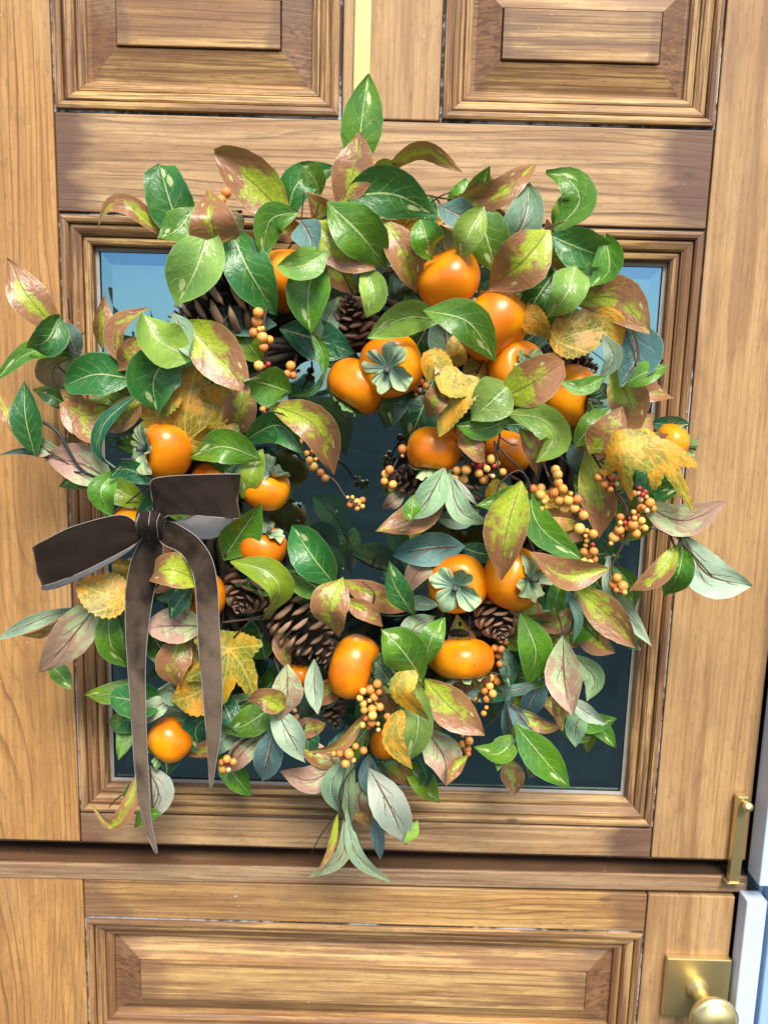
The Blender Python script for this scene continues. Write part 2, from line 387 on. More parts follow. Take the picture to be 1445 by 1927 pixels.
LM = {'g': leaf_mat('leaf_green', 'green', 'palefix'), 'u': leaf_mat('leaf_green_underside', 'green', 'pale'),
      'r': leaf_mat('leaf_bronze', 'red', 'pink'), 'p': leaf_mat('leaf_bronze_underside', 'red', 'pink')}

def maple_mat():
    k = NT('leaf_golden_maple'); uv = k.n('UVMap').outputs[0]
    sp = k.n('SeparateXYZ'); k.l(uv, sp.inputs[0]); a, b = sp.outputs[0], sp.outputs[1]
    oi = k.n('ObjectInfo'); seed = k.math('MULTIPLY', oi.outputs['Alpha'], 23.0)
    ad = k.n('CombineXYZ'); k.l(a, ad.inputs[0]); k.l(b, ad.inputs[1]); k.l(seed, ad.inputs[2]); p = ad.outputs[0]
    n1 = k.noise(p, 2.6, 4, 0.6); n2 = k.noise(p, 9, 3)
    c = k.mix(k.step(n1, 0.41, 0.58), (0.60, 0.28, 0.010), (0.20, 0.19, 0.018))
    c = k.mix(k.math('MULTIPLY', k.step(n2, 0.5, 0.75), 0.5), c, (0.62, 0.40, 0.04))
    c = k.mix(0.75, c, oi.outputs['Color'], 'MULTIPLY')
    vo = k.n('TexVoronoi', feature='DISTANCE_TO_EDGE'); k.l(p, vo.inputs['Vector']); vo.inputs['Scale'].default_value = 13
    net = k.math('MULTIPLY', k.math('LESS_THAN', vo.outputs['Distance'], 0.045), k.step(k.noise(p, 3.3, 2), 0.36, 0.55))
    c = k.mix(k.math('MULTIPLY', net, 0.32), c, (0.66, 0.60, 0.17))
    ve = None
    for ang in (90, 40, 140, -10, 190):
        dx, dy = math.cos(rad(ang)), math.sin(rad(ang))
        bb = k.math('SUBTRACT', b, 0.12)
        al = k.math('ADD', k.math('MULTIPLY', a, dx), k.math('MULTIPLY', bb, dy))
        pe = k.math('ABSOLUTE', k.math('ADD', k.math('SUBTRACT', k.math('MULTIPLY', a, dy), k.math('MULTIPLY', bb, dx)), k.math('MULTIPLY', k.math('SUBTRACT', n2, 0.5), 0.03)))
        m = k.math('MULTIPLY', k.math('LESS_THAN', pe, 0.014), k.math('GREATER_THAN', al, 0.0))
        q = k.math('FRACT', k.math('SUBTRACT', k.math('MULTIPLY', al, 6.5), k.math('MULTIPLY', pe, 6.5)))
        m = k.math('MAXIMUM', m, k.math('MULTIPLY', k.math('MULTIPLY', k.math('LESS_THAN', k.math('ABSOLUTE', k.math('SUBTRACT', q, 0.5)), 0.045), k.math('LESS_THAN', pe, 0.2)), k.math('GREATER_THAN', al, 0.08)))
        ve = m if ve is None else k.math('MAXIMUM', ve, m)
    c = k.mix(k.math('MULTIPLY', ve, 0.55), c, (0.58, 0.48, 0.10))
    bf = k.n('NewGeometry').outputs['Backfacing']
    c = k.mix(k.math('MULTIPLY', bf, 0.75), c, (0.62, 0.46, 0.27))
    k.l(c, k.b.inputs['Base Color']); k.b.inputs['Roughness'].default_value = 0.5
    k.bump(k.math('ADD', n2, k.math('MULTIPLY', ve, -0.6)), 0.5, 0.002)
    return k.m
MAPLE = maple_mat()

def fruit_mat():
    k = NT('persimmon_skin'); tc = k.n('TexCoord').outputs['Object']; oi = k.n('ObjectInfo')
    ad = k.n('VectorMath', operation='ADD'); k.l(tc, ad.inputs[0])
    cb = k.n('CombineXYZ'); k.l(oi.outputs['Random'], cb.inputs[0]); k.l(cb.outputs[0], ad.inputs[1]); p = ad.outputs[0]
    n1 = k.noise(p, 28, 3, 0.5); n2 = k.noise(p, 260, 3)
    c = k.mix(k.step(n1, 0.38, 0.64), (0.93, 0.325, 0.003), (0.70, 0.175, 0.002))
    c = k.mix(k.math('MULTIPLY', k.step(k.noise(p, 15, 2), 0.5, 0.75), 0.45), c, (0.96, 0.40, 0.005))
    sp = k.math('MULTIPLY', k.step(k.noise(p, 120, 2), 0.74, 0.78), 0.75)
    c = k.mix(sp, c, (0.12, 0.05, 0.02))
    c = k.mix(0.6, c, oi.outputs['Color'], 'MULTIPLY')
    k.l(c, k.b.inputs['Base Color'])
    k.set(k.b.inputs['Roughness'], k.math('ADD', 0.22, k.math('MULTIPLY', n1, 0.16)))
    k.b.inputs['Specular IOR Level'].default_value = 0.55
    k.b.inputs['Subsurface Weight'].default_value = 0.03; k.b.inputs['Subsurface Radius'].default_value = (0.004, 0.0015, 0.0005)
    k.b.inputs['Subsurface Scale'].default_value = 1.0
    k.bump(k.math('ADD', n1, k.math('MULTIPLY', n2, 0.05)), 0.12, 0.002)
    return k.m
FRUIT = fruit_mat()
def calyx_mat():
    k = NT('calyx_cloth'); uv = k.n('UVMap').outputs[0]; sp = k.n('SeparateXYZ'); k.l(uv, sp.inputs[0])
    r, a = sp.outputs[0], sp.outputs[1]; oi = k.n('ObjectInfo')
    tc = k.n('TexCoord').outputs['Object']; nz = k.noise(tc, 90, 3)
    c = k.mix(k.step(k.math('ADD', r, k.math('MULTIPLY', k.math('SUBTRACT', nz, 0.5), 0.6)), 0.25, 0.95), (0.11, 0.20, 0.15), (0.38, 0.47, 0.26))
    st = k.math('SINE', k.math('ADD', k.math('MULTIPLY', a, 150.0), k.math('MULTIPLY', nz, 5.0)))
    c = k.mix(k.math('MULTIPLY', k.step(st, 0.2, 1.0), 0.35), c, (0.50, 0.58, 0.42))
    c = k.mix(k.math('MULTIPLY', k.step(r, 0.93, 1.0), 0.4), c, (0.52, 0.58, 0.30))
    c = k.mix(0.8, c, oi.outputs['Color'], 'MULTIPLY')
    k.l(c, k.b.inputs['Base Color']); k.b.inputs['Roughness'].default_value = 0.55
    k.bump(k.math('ADD', k.math('MULTIPLY', st, 0.4), nz), 0.5, 0.0015)
    return k.m
CALYX = calyx_mat()
def berry_mat():
    k = NT('berry_skin'); tc = k.n('TexCoord').outputs['Object']; oi = k.n('ObjectInfo')
    n1 = k.noise(tc, 160, 3); n2 = k.noise(tc, 420, 3)
    c = k.mix(k.step(n1, 0.4, 0.7), oi.outputs['Color'], k.mix(0.45, oi.outputs['Color'], (0.60, 0.13, 0.03)))
    c = k.mix(k.math('MULTIPLY', k.step(n2, 0.60, 0.68), 0.7), c, (0.18, 0.07, 0.03))
    k.l(c, k.b.inputs['Base Color']); k.b.inputs['Roughness'].default_value = 0.38
    k.bump(n2, 0.15, 0.0005)
    return k.m
BERRY = berry_mat()
def cone_mat():
    k = NT('pinecone_scale'); tc = k.n('TexCoord').outputs['Object']; uv = k.n('UVMap').outputs[0]
    sp = k.n('SeparateXYZ'); k.l(uv, sp.inputs[0]); oi = k.n('ObjectInfo')
    nz = k.noise(tc, 220, 4)
    c = k.mix(k.step(sp.outputs[0], 0.55, 0.95), (0.075, 0.038, 0.022), (0.30, 0.18, 0.11))
    c = k.mix(k.math('MULTIPLY', k.step(nz, 0.45, 0.7), 0.55), c, (0.40, 0.26, 0.17))
    c = k.mix(0.6, c, oi.outputs['Color'], 'MULTIPLY')
    k.l(c, k.b.inputs['Base Color']); k.b.inputs['Roughness'].default_value = 0.6; k.bump(nz, 0.5, 0.001)
    return k.m
CONE = cone_mat(); CONECORE = plain('pinecone_core', (0.03, 0.018, 0.012), 0.9)
TWIG = plain('brown_twig', (0.075, 0.04, 0.027), 0.6, 0, 0.5, 120, 0.4)
TWIGD = plain('dark_green_wire', (0.022, 0.028, 0.022), 0.5, 0, 0.4, 90)
VINE = plain('wound_vine', (0.035, 0.024, 0.016), 0.8, 0, 0.6, 80, 0.6)
def velvet_mat():
    k = NT('brown_velvet'); tc = k.n('TexCoord').outputs['Object']; uv = k.n('UVMap').outputs[0]
    n1 = k.noise(tc, 45, 4, 0.6); n2 = k.noise(tc, 900, 2)
    c = k.mix(n1, (0.012, 0.0075, 0.0055), (0.028, 0.018, 0.013))
    sx = k.n('SeparateXYZ'); k.l(uv, sx.inputs[0])
    nap_sheen = k.math('MULTIPLY', k.n('ObjectInfo').outputs['Alpha'], k.math('ADD', 0.25, k.math('MULTIPLY', k.step(sx.outputs[0], 0.05, 0.55), 0.75)))         # brushed pile, its velvet sheen put into the colour, stronger down the ribbon
    n3 = k.noise(tc, 20, 4, 0.6, 0.5)
    c = k.mix(k.math('MULTIPLY', k.step(k.math('ADD', n3, k.math('MULTIPLY', nap_sheen, 0.35)), 0.52, 0.86), nap_sheen), c, (0.17, 0.122, 0.085))
    bf = k.n('NewGeometry').outputs['Backfacing']
    c = k.mix(bf, c, (0.52, 0.50, 0.50))
    k.l(c, k.b.inputs['Base Color'])
    k.set(k.b.inputs['Roughness'], k.math('SUBTRACT', 0.85, k.math('MULTIPLY', bf, 0.45)))
    k.b.inputs['Specular IOR Level'].default_value = 0.15
    k.set(k.b.inputs['Sheen Weight'], k.math('MULTIPLY', k.math('SUBTRACT', 1.0, bf), k.math('MULTIPLY', k.math('ADD', 0.12, k.math('MULTIPLY', nap_sheen, 0.5)), k.math('ADD', 0.5, k.step(n1, 0.34, 0.68)))))
    k.b.inputs['Sheen Roughness'].default_value = 0.35; k.b.inputs['Sheen Tint'].default_value = (0.85, 0.74, 0.62, 1)
    k.bump(k.math('ADD', n1, k.math('MULTIPLY', n2, 0.25)), 0.35, 0.0012)
    return k.m
VELVET = velvet_mat(); RIBEDGE = plain('ribbon_selvedge', (0.34, 0.30, 0.28), 0.6)

# ------------------------------------------------------------------ setting
def sheet(name, x0, x1, y0, y1, z, mat):
    o = mesh(name, [(x0, y0, z), (x1, y0, z), (x1, y1, z), (x0, y1, z)], [(0, 1, 2, 3)], mat, None, (0, 0, z), False)
    return tag(o, kind='structure')
GROUND.node_tree.nodes['Principled BSDF'].inputs['Specular IOR Level'].default_value = 0.0
sheet('ground', -150, 150, -150, 3, -1.32, GROUND)
# unlit room behind the glass
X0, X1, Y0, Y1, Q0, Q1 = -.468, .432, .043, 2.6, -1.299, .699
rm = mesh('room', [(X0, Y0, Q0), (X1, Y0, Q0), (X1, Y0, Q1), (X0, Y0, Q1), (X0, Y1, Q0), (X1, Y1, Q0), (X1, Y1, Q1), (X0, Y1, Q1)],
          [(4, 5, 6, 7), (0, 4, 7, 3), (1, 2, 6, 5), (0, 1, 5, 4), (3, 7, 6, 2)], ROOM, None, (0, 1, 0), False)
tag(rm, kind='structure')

# ------------------------------------------------------------------ door
mm = 0.001
du = thing('dutch_door_leaf', (0, 0, -0.383), 'upper half of the stained wooden Dutch door, with glass pane behind the wreath', 'door')
dl = thing('dutch_door_leaf', (0, 0, -1.3), 'lower half of the stained wooden Dutch door, with ledge and brass knob', 'door')
T = 0.042
def board(name, x0, x1, z0, z1, mat, par, y0=0.0):
    g = 0.0008
    return box(name, (x0*mm+g, y0, z0*mm+g), (x1*mm-g, T, z1*mm-g), mat, par)
Z0, Z1 = 289.0, -347.0
board('stile', -470, -328, -383, 700, W_STILE, du)
board('stile', 308, 414.5, -383, 700, W_STILE2, du)
board('rail', -328, 308, 289, 381.5, W_RAIL, du)
board('rail', -328, 308, -383, -347, W_RAIL, du)
board('rail', -328, 308, 545, 700, W_RAIL, du)
board('mullion', -52, 43, 381.5, 545, W_STILE2, du)
board('stile', -470, -327, -1300, -427, W_STILE, dl)
board('stile', 309, 408, -1300, -427, W_STILE2, dl)
board('rail', -327, 309, -475, -427, W_LOW, dl)
board('rail', -327, 309, -1300, -634, W_LOW, dl)
def mould(par, x0, x1, z0, z1, prof):
    """four mitred sides; prof = [(inset mm, depth mm)] from the outer edge"""
    cor = lambda i: [(x0+i, z0+i), (x1-i, z0+i), (x1-i, z1-i), (x0+i, z1-i)]
    for s in range(4):
        vs, fs = [], []
        for i, y in prof:
            c = cor(i); a, b = c[s], c[(s+1) % 4]
            g = 0.15
            L = math.hypot(b[0]-a[0], b[1]-a[1]); ux, uz = (b[0]-a[0])/L*g, (b[1]-a[1])/L*g
            vs += [(( a[0]+ux)*mm, y*mm, (a[1]+uz)*mm), ((b[0]-ux)*mm, y*mm, (b[1]-uz)*mm)]
        for k in range(len(prof)-1): fs.append((2*k, 2*k+1, 2*k+3, 2*k+2))
        mesh('moulding', vs, fs, W_MH if s in (0, 2) else W_MV, par, None, False)
PROF = [(2.3, 8), (2.3, -1.0), (2.9, -2.0), (5.5, -2.8), (8.3, -2.0), (9.8, -0.2), (10.1, 4.6), (11.0, 4.8), (11.3, 1.6), (13.0, 0.9), (15.5, 1.6), (18.6, 3.4), (20.6, 5.4), (20.9, 9.8), (21.8, 10.0), (22.2, 7.2), (24.5, 7.0), (27.3, 8.0), (29.2, 10), (29.5, 16), (31, 17)]
def beadstrip(par, x0, x1, z0, z1):
    # old paint left in the joint round the moulding
    vs, fs = [], []
    def q(a, b, c, d):
        n = len(vs); vs.extend([(a*mm, 0.0022, c*mm), (b*mm, 0.0022, c*mm), (b*mm, 0.0022, d*mm), (a*mm, 0.0022, d*mm)]); fs.append((n, n+1, n+2, n+3))
    e = 2.6
    q(x0, x0+e, z0, z1); q(x1-e, x1, z0, z1); q(x0+e, x1-e, z0, z0+e); q(x0+e, x1-e, z1-e, z1)
    mesh('paint_bead', vs, fs, CAULK, par, None, smooth=False)
def raised(par, x0, x1, z0, z1, fx0, fx1, fz0, fz1):
    # raised panel: flat margin, four bevels, small step, field
    Rs = [(x0-3, x1+3, z0-3, z1+3, 14.5), (x0+2, x1-2, z0+2, z1-2, 14.5), (fx0-1.3, fx1+1.3, fz0-1.3, fz1+1.3, 5.4), (fx0, fx1, fz0, fz1, 8.5)]
    vs, fs, fm = [], [], []
    for a, b, c, d, y in Rs: vs += [(a*mm, y*mm, c*mm), (b*mm, y*mm, c*mm), (b*mm, y*mm, d*mm), (a*mm, y*mm, d*mm)]
    for k in range(3):
        for s in range(4):
            i, j = 4*k+s, 4*k+(s+1) % 4
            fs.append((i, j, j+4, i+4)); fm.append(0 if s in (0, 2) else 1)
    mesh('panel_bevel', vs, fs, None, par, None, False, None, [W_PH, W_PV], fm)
    box('panel_field', (fx0*mm+.0002, 0.0030, fz0*mm+.0002), (fx1*mm-.0002, 0.0095, fz1*mm-.0002), W_PH, par, 0.0009)
for a in ((-328, -52, 381.5, 545), (43, 308, 381.5, 545)):
    mould(du, *a, PROF); beadstrip(du, *a)
raised(du, -297, -83, 412.5, 514, -267, -111, 443, 486)
raised(du, 74, 277, 412.5, 514, 100, 250, 440, 485)
mould(du, -328, 308, -347, 289, PROF); beadstrip(du, -328, 308, -347, 289)
mould(dl, -327, 309, -634, -475, PROF); beadstrip(dl, -327, 309, -634, -475)
raised(dl, -296, 278, -603, -506, -266, 248, -581, -532)
# pane with a ground bevel, putty line round it
def pane():
    x0, x1, z0, z1 = -297, 277, -316, 258
    def rect(a, y): return [((x0+a)*mm, y, (z0+a)*mm), ((x1-a)*mm, y, (z0+a)*mm), ((x1-a)*mm, y, (z1-a)*mm), ((x0+a)*mm, y, (z1-a)*mm)]
    vs = rect(-2, 0.0195)+rect(15, 0.0175)
    fs = [(k, (k+1) % 4, (k+1) % 4+4, k+4) for k in range(4)]+[(4, 5, 6, 7)]
    mesh('glass_pane', vs, fs, GLASS, du, None, smooth=False)
    ps = rect(-1.0, 0.0165)+rect(2.6, 0.0175)
    ps2 = [Vector(p) for p in ps]
    mesh('putty', ps2, [(k, (k+1) % 4, (k+1) % 4+4, k+4) for k in range(4)], PUTTY, du, None, smooth=False)
    bx = [((x0-3)*mm, (x0+2)*mm), ((x1-2)*mm, (x1+3)*mm)]
pane()
# ledge across the gap
ld = box('ledge', (-0.48, -0.0012, -0.4255), (0.419, 0.075, -0.4060), W_LEDGE, dl, 0.0018)
ld.rotation_euler = (0, rad(-0.55), 0)
lt = box('ledge_shade', (-0.48, 0.0012, -0.4062), (0.417, 0.074, -0.4050), W_SHADE, dl, 0.0003)  # thin sheet whose dark colour carries the shade under the upper door
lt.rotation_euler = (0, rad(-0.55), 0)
box('backing', (-0.47, 0.060, -0.4150), (0.413, 0.070, -0.3700), W_SHADE, dl, 0)
box('underside', (-0.47, 0.0025, -0.3848), (0.413, 0.060, -0.3832), W_SHADE, du, 0)
# slide bolt
c = P(1386, 1560, 0.012)
bolt = mesh('slide_bolt', *(lambda x: ([(x-.0058, -.003, -.4022), (x+.0058, -.003, -.4022), (x+.0058, -.003, -.300), (x-.0058, -.003, -.300),
     (x-.0058, -.012, -.4022), (x+.0058, -.012, -.4022), (x+.0058, -.012, -.300), (x-.0058, -.012, -.300)],
     [(4, 5, 6, 7), (0, 4, 7, 3), (1, 2, 6, 5), (3, 7, 6, 2), (0, 1, 5, 4), (0, 3, 2, 1)]))(0.3985), BRASS, du, None, False)
md = bolt.modifiers.new('bevel', 'BEVEL'); md.width = 0.0012; md.segments = 2
lathe('bolt_knob', [(0.0, 0.0), (0.0024, 0.0), (0.0024, 0.006), (0.0048, 0.0065), (0.0052, 0.011), (0.0046, 0.012), (0, 0.012)], (0.3992, -0.012, -0.3065), (0, -1, 0.05), BRASS, bolt, 20)
box('bolt_foot', (0.3895, -0.0135, -0.4035), (0.4085, 0.002, -0.4018), BRASS, bolt, 0.0004)
# knob with square rose
rose = box('knob_rose', (0.3345, -0.008, -0.5740), (0.4075, -0.0003, -0.501), BRASS, dl, 0.0012)
lathe('door_knob', [(0.0, 0.0), (0.0125, 0.0), (0.0125, 0.003), (0.0085, 0.006), (0.0078, 0.022), (0.010, 0.0235), (0.010, 0.026), (0.0085, 0.027), (0.012, 0.030), (0.0215, 0.036),
     (0.0260, 0.043), (0.0262, 0.047), (0.0245, 0.0475), (0.0235, 0.0500), (0.0195, 0.0555), (0.010, 0.0585), (0.0025, 0.059), (0.0022, 0.0575), (0.0, 0.0575)], (0.371, -0.008, -0.5375), (0, -1, 0), BRASS, rose, 48)
# frame
fr = thing('door_frame', (0.44, 0, -1.3), 'pale blue painted door frame along the right edge of the door', 'door frame')
box('jamb', (0.4335, 0.0, -1.3), (0.62, 0.12, 0.9), BLUE, fr, 0.002)
box('casing', (0.4375, -0.022, -1.3), (0.62, -0.0005, 0.9), BLUE, fr, 0.002)
box('stop_strip', (0.4172, -0.028, -0.3950), (0.4370, 0.0, 0.9), WHITEP, fr, 0.0015)
box('stop_strip', (0.4105, -0.020, -1.3), (0.4332, 0.0, -0.4185), WHITEP, fr, 0.0015)
box('rebate', (0.4155, 0.03, -1.3), (0.4332, 0.12, 0.9), BLACK, fr, 0)

# hanger
hg = thing('wreath_hanger', P(682, 20, .003), 'gold metal strap hanging down over the door top, holding the wreath', 'wreath hanger')
box('strap', (-0.0405, -0.0045, 0.30), (-0.0247, -0.0015, 0.72), STRAP, hg, 0.0006)
vs, fs = tube_geo([(-.0326, -.003, .303), (-.0326, -.012, .296), (-.0326, -.026, .296), (-.0326, -.034, .304), (-.0326, -.036, .318)], 0.0022, 8)
mesh('hook', vs, fs, STRAP, hg)

# ------------------------------------------------------------------ wreath
WC = P(690, 930, 0.04)
wr = thing('wreath', WC, 'round autumn wreath of green and bronze leaves hanging on the wooden door', 'wreath')
def LD(L): return 0.034+0.0145*L
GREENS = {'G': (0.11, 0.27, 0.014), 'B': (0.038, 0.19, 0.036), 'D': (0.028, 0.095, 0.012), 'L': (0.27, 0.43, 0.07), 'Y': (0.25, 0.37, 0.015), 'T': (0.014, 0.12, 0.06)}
PALES = {'G': (0.20, 0.32, 0.17), 'P': (0.42, 0.52, 0.34), 'W': (0.50, 0.60, 0.45), 'T': (0.11, 0.23, 0.22), 'D': (0.06, 0.12, 0.08), 'L': (0.33, 0.44, 0.20)}
LEAFN = [0]
def leaf(kind, tone, wpx, L, pts, pk=0.48, roll=None, cup=None, dz=None, tipw=0.0, twist=0.0, mat=None, par=None, nm=None):
    """one leaf. pts: photo pixels from stalk to tip (optional third value = depth offset in mm)"""
    LEAFN[0] += 1; r = random.Random(LEAFN[0]*13+5)
    x0, y0, x1, y1 = *pts[0][:2], *pts[1][:2]; tl = sum(math.dist(pts[i][:2], pts[i+1][:2]) for i in range(len(pts)-1)); l0 = math.hypot(x1-x0, y1-y0)+1e-6
    if tl < 175: pts = [(x0-(x1-x0)/l0*tl*.12, y0-(y1-y0)/l0*tl*.12, *pts[0][2:])]+list(pts[1:])
    n = 15; m = 9; D = LD(L)
    kk_ = r.uniform(0.5, 1.6); tc_ = r.choice((0, 0, r.uniform(.012, .026), r.uniform(-.02, -.010)))
    def dflt(t): return (-0.008+0.036*t-0.031*t*t)*kk_+tc_*max(0, t-.45)**2*3.3
    c3 = []
    seg = [0]
    for i in range(1, len(pts)): seg.append(seg[-1]+math.hypot(pts[i][0]-pts[i-1][0], pts[i][1]-pts[i-1][1]))
    for i, q in enumerate(pts):
        t = seg[i]/seg[-1]
        d = D+(q[2]*mm if len(q) > 2 else dflt(t))
        c3.append((q[0], q[1], d*1000))
    if len(c3) == 2:
        a, b = c3; t = 0.5; o = r.uniform(-.14, .14)
        mid = ((a[0]+b[0])/2-(b[1]-a[1])*o, (a[1]+b[1])/2+(b[0]-a[0])*o, (D+dflt(.5))*1000); c3 = [a, mid, b]
    sp = [P(q[0], q[1], q[2]/1000) for q in crom(c3, n)]
    twist = twist or r.choice((r.uniform(-30, 30), r.uniform(-75, 75))); roll = (r.uniform(-12, 12) if roll is None else roll)-twist*.45
    cl = r.uniform(0.0, 0.6) if cup is None else cup; cr = r.uniform(0.0, 0.6) if cup is None else cup; cv = r.uniform(-.5, .6)
    hw = 0.93*wpx*pxs(D)/2; ph = r.uniform(0, 6.28); wa = r.uniform(0.03, 0.12); fq = r.uniform(4, 8)
    S_ = None; vs, uvs, fs = [], [], []
    for i in range(n):
        t = i/(n-1)
        tg = (sp[min(i+1, n-1)]-sp[max(i-1, 0)]).normalized()
        if S_ is None:
            vw = (CAM-sp[i]).normalized(); S_ = tg.cross(vw).normalized()
            S_ = Matrix.Rotation(rad(roll), 3, tg) @ S_
        else:
            S_ = (S_-tg*S_.dot(tg)).normalized()
            if twist: S_ = Matrix.Rotation(rad(twist)/(n-1), 3, tg) @ S_
        nn = S_.cross(tg).normalized()
        # outline: rises to pk, falls to a point
        if t < pk: h = math.sin(math.pi/2*(0.03+0.97*t/pk))**0.98
        else:
            q = (t-pk)/(1-pk); h = (1-q**1.9)**1.06*(1-tipw)+tipw*(1 if q < 1 else 0)
        h = max(h, 0.02)
        for j in range(m):
            wv = -1+2*j/(m-1); aw = abs(wv)
            jag = 1+(0.018*math.sin(47*t+ph*3+wv) if aw == 1 else 0)
            z = (cl if wv < 0 else cr)*(1+cv*math.cos(math.pi*t))*h*hw*(aw**1.35)+wa*hw*math.sin(fq*t+ph+(2 if wv > 0 else 0))*aw*aw*2
            vs.append(sp[i]+S_*(wv*hw*h*jag)+nn*z)
            uvs.append((t, 0.5+0.5*wv))
    flip = kind in 'up'
    for i in range(n-1):
        for j in range(m-1):
            a = i*m+j; q = (a, a+1, a+m+1, a+m)
            fs.append(q)
    vw = (CAM-sp[2]).normalized(); i2 = 2*m+m//2-1
    front = (vs[i2+1]-vs[i2]).cross(vs[i2+m]-vs[i2]).dot(vw) > 0      # is this winding facing out at the stalk end
    if front == False: fs = [q[::-1] for q in fs]
    if flip: fs = [q[::-1] for q in fs]
    o = mesh(nm or ('green_leaf' if kind in 'gu' else 'bronze_leaf'), vs, fs, mat or LM[kind], par or wr, sp[0], True, uvs)
    jit = lambda c, a=0.14: c*(1+r.uniform(-a, a))
    if kind == 'g': col = tuple(jit(c) for c in GREENS[tone])
    elif kind == 'u': col = tuple(jit(c) for c in PALES[tone])
    elif kind == 'r': col = {'R': (-0.04, 0.15, 0), 'M': (0.04, 0.2, 0), 'Y': (0.14, 0.75, 0), 'B': (-0.2, 0.1, 0), 'T': (0.06, 0.5, 0)}[tone]
    elif kind == 'p': col = {'P': (1, 1, 1), 'L': (0.75, 0.62, 0.95), 'D': (0.35, 0.3, 0.35), 'M': (0.8, 0.55, 0.6)}[tone]
    else: col = tone
    sd = r.random()
    if kind in 'r': col = tuple(col)
    o.color = (*col, sd)
    return o
ML = (1, 1, 1)
def yleaf(tone, wpx, L, pts, **kw):      # single lobed serrated golden leaf
    cols = {'Y': (1.2, 1.1, 0.8), 'O': (1.0, 0.8, 0.6), 'G': (0.75, 0.95, 0.7), 'D': (0.55, 0.5, 0.35), 'K': (1.25, 1.2, 1.6)}
    return serr('maple_leaf', cols[tone], wpx, L, pts, **kw)
def maple_outline():
    lobes = [(90, 0.90), (40, 0.80), (-12, 0.58)]; pts = []
    right = [(-68, 0.26), (-40, 0.34), (-12, 0.60), (14, 0.42), (40, 0.82), (64, 0.45), (90, 0.92)]
    for (a0, r0), (a1, r1) in zip(right[:-1], right[1:]):
        for k in range(6):
            t = k/6; s = t if r1 > r0 else t
            rr = r0+(r1-r0)*(s**1.25 if r1 > r0 else 1-(1-s)**1.25)
            rr *= 1+(0.055 if k % 2 else -0.015)
            pts.append((a0+(a1-a0)*t, rr))
    pts.append((90, 0.93))
    full = [(a, r) for a, r in pts]+[(180-a, r) for a, r in pts[-2::-1]]
    return [(r*math.cos(rad(a)), 0.12+r*math.sin(rad(a))) for a, r in full]
MO = maple_outline()
def flat_on(spine, wsc, outline, center, L, pts, roll, bend, kname, col, sd, rings=5, twist=0):
    """map an (a, b) outline onto a sheet swept along pts; b = 0..1.05 runs stalk to tip"""
    D = LD(L); c3 = []
    for i, q in enumerate(pts):
        t = i/(len(pts)-1); c3.append((q[0], q[1], (D*1000+(q[2] if len(q) > 2 else -6+26*t-22*t*t))))
    N = 40; sp = [P(q[0], q[1], q[2]/1000) for q in crom(c3, N)]
    Lm = sum((sp[i+1]-sp[i]).length for i in range(N-1))
    fr = []; S_ = None
    for i in range(N):
        tg = (sp[min(i+1, N-1)]-sp[max(i-1, 0)]).normalized()
        if S_ is None:
            vw = (CAM-sp[i]).normalized(); S_ = Matrix.Rotation(rad(roll), 3, tg) @ tg.cross(vw).normalized()
        else:
            S_ = (S_-tg*S_.dot(tg)).normalized()
            if twist: S_ = Matrix.Rotation(rad(twist)/(N-1), 3, tg) @ S_
        fr.append((sp[i], tg, S_.copy(), S_.cross(tg).normalized()))
    def at(a, b):
        x = b*(N-1); i = int(max(0, min(N-2, math.floor(x)))); f = x-i
        p0, t0, s0, n0 = fr[i]; p1 = fr[i+1][0]
        pos = p0+(p1-p0)*f
        z = bend*(abs(a)**1.5)*wsc + 0.05*wsc*math.sin(5*a+3*b+sd*9)
        return pos+s0*(a*wsc)+n0*z
    vs, uvs, fs = [at(*center)], [center], []
    n = len(outline)
    for k in range(1, rings+1):
        f = k/rings
        for a, b in outline:
            q = (center[0]+(a-center[0])*f, center[1]+(b-center[1])*f); vs.append(at(*q)); uvs.append(q)
    for j in range(n):
        j2 = (j+1) % n; fs.append((0, 1+j, 1+j2))
        for k in range(rings-1):
            a = 1+k*n; fs.append((a+j, a+n+j, a+n+j2, a+j2))
    vw = (CAM-sp[2]).normalized(); q = fs[0]
    if (vs[q[1]]-vs[q[0]]).cross(vs[q[2]]-vs[q[0]]).dot(vw) < 0: fs = [g[::-1] for g in fs]
    o = mesh(kname, vs, fs, MAPLE, wr, sp[0], True, uvs)
    o.color = (*col, sd); return o
def maple(tone, wpx, L, pts, roll=0, bend=0.25, twist=0):
    LEAFN[0] += 1; r = random.Random(LEAFN[0]*7)
    cols = {'Y': (1.25, 1.15, 0.8), 'O': (1.1, 0.85, 0.6), 'G': (0.8, 0.95, 0.7), 'D': (0.55, 0.5, 0.35)}
    return flat_on(None, wpx*pxs(LD(L))/1.5, MO, (0, 0.14), L, pts, roll, bend, 'maple_leaf', cols[tone], r.random(), 5, twist)
def serr_outline():
    pts = []
    for k in range(0, 25):
        t = k/24; h = 0.5*math.sin(math.pi*min(1, (t*1.0)**0.72))**0.8 if 0 < t < 1 else 0.02
        h *= 1+(0.07 if k % 2 else -0.03); pts.append((max(h, 0.012), t))
    return pts+[(-a, b) for a, b in pts[::-1]]
SO = serr_outline()
def serr(nm, col, wpx, L, pts, roll=0, bend=0.3, twist=0):
    LEAFN[0] += 1; r = random.Random(LEAFN[0]*7)
    return flat_on(None, wpx*pxs(LD(L)), SO, (0, 0.45), L, pts, roll, bend, nm, col, r.random(), 4, twist)
# ---- leaves: (kind, tone, width px, layer, stalk..tip in photo pixels)
def lf(*a, **k): return leaf(*a, **k)
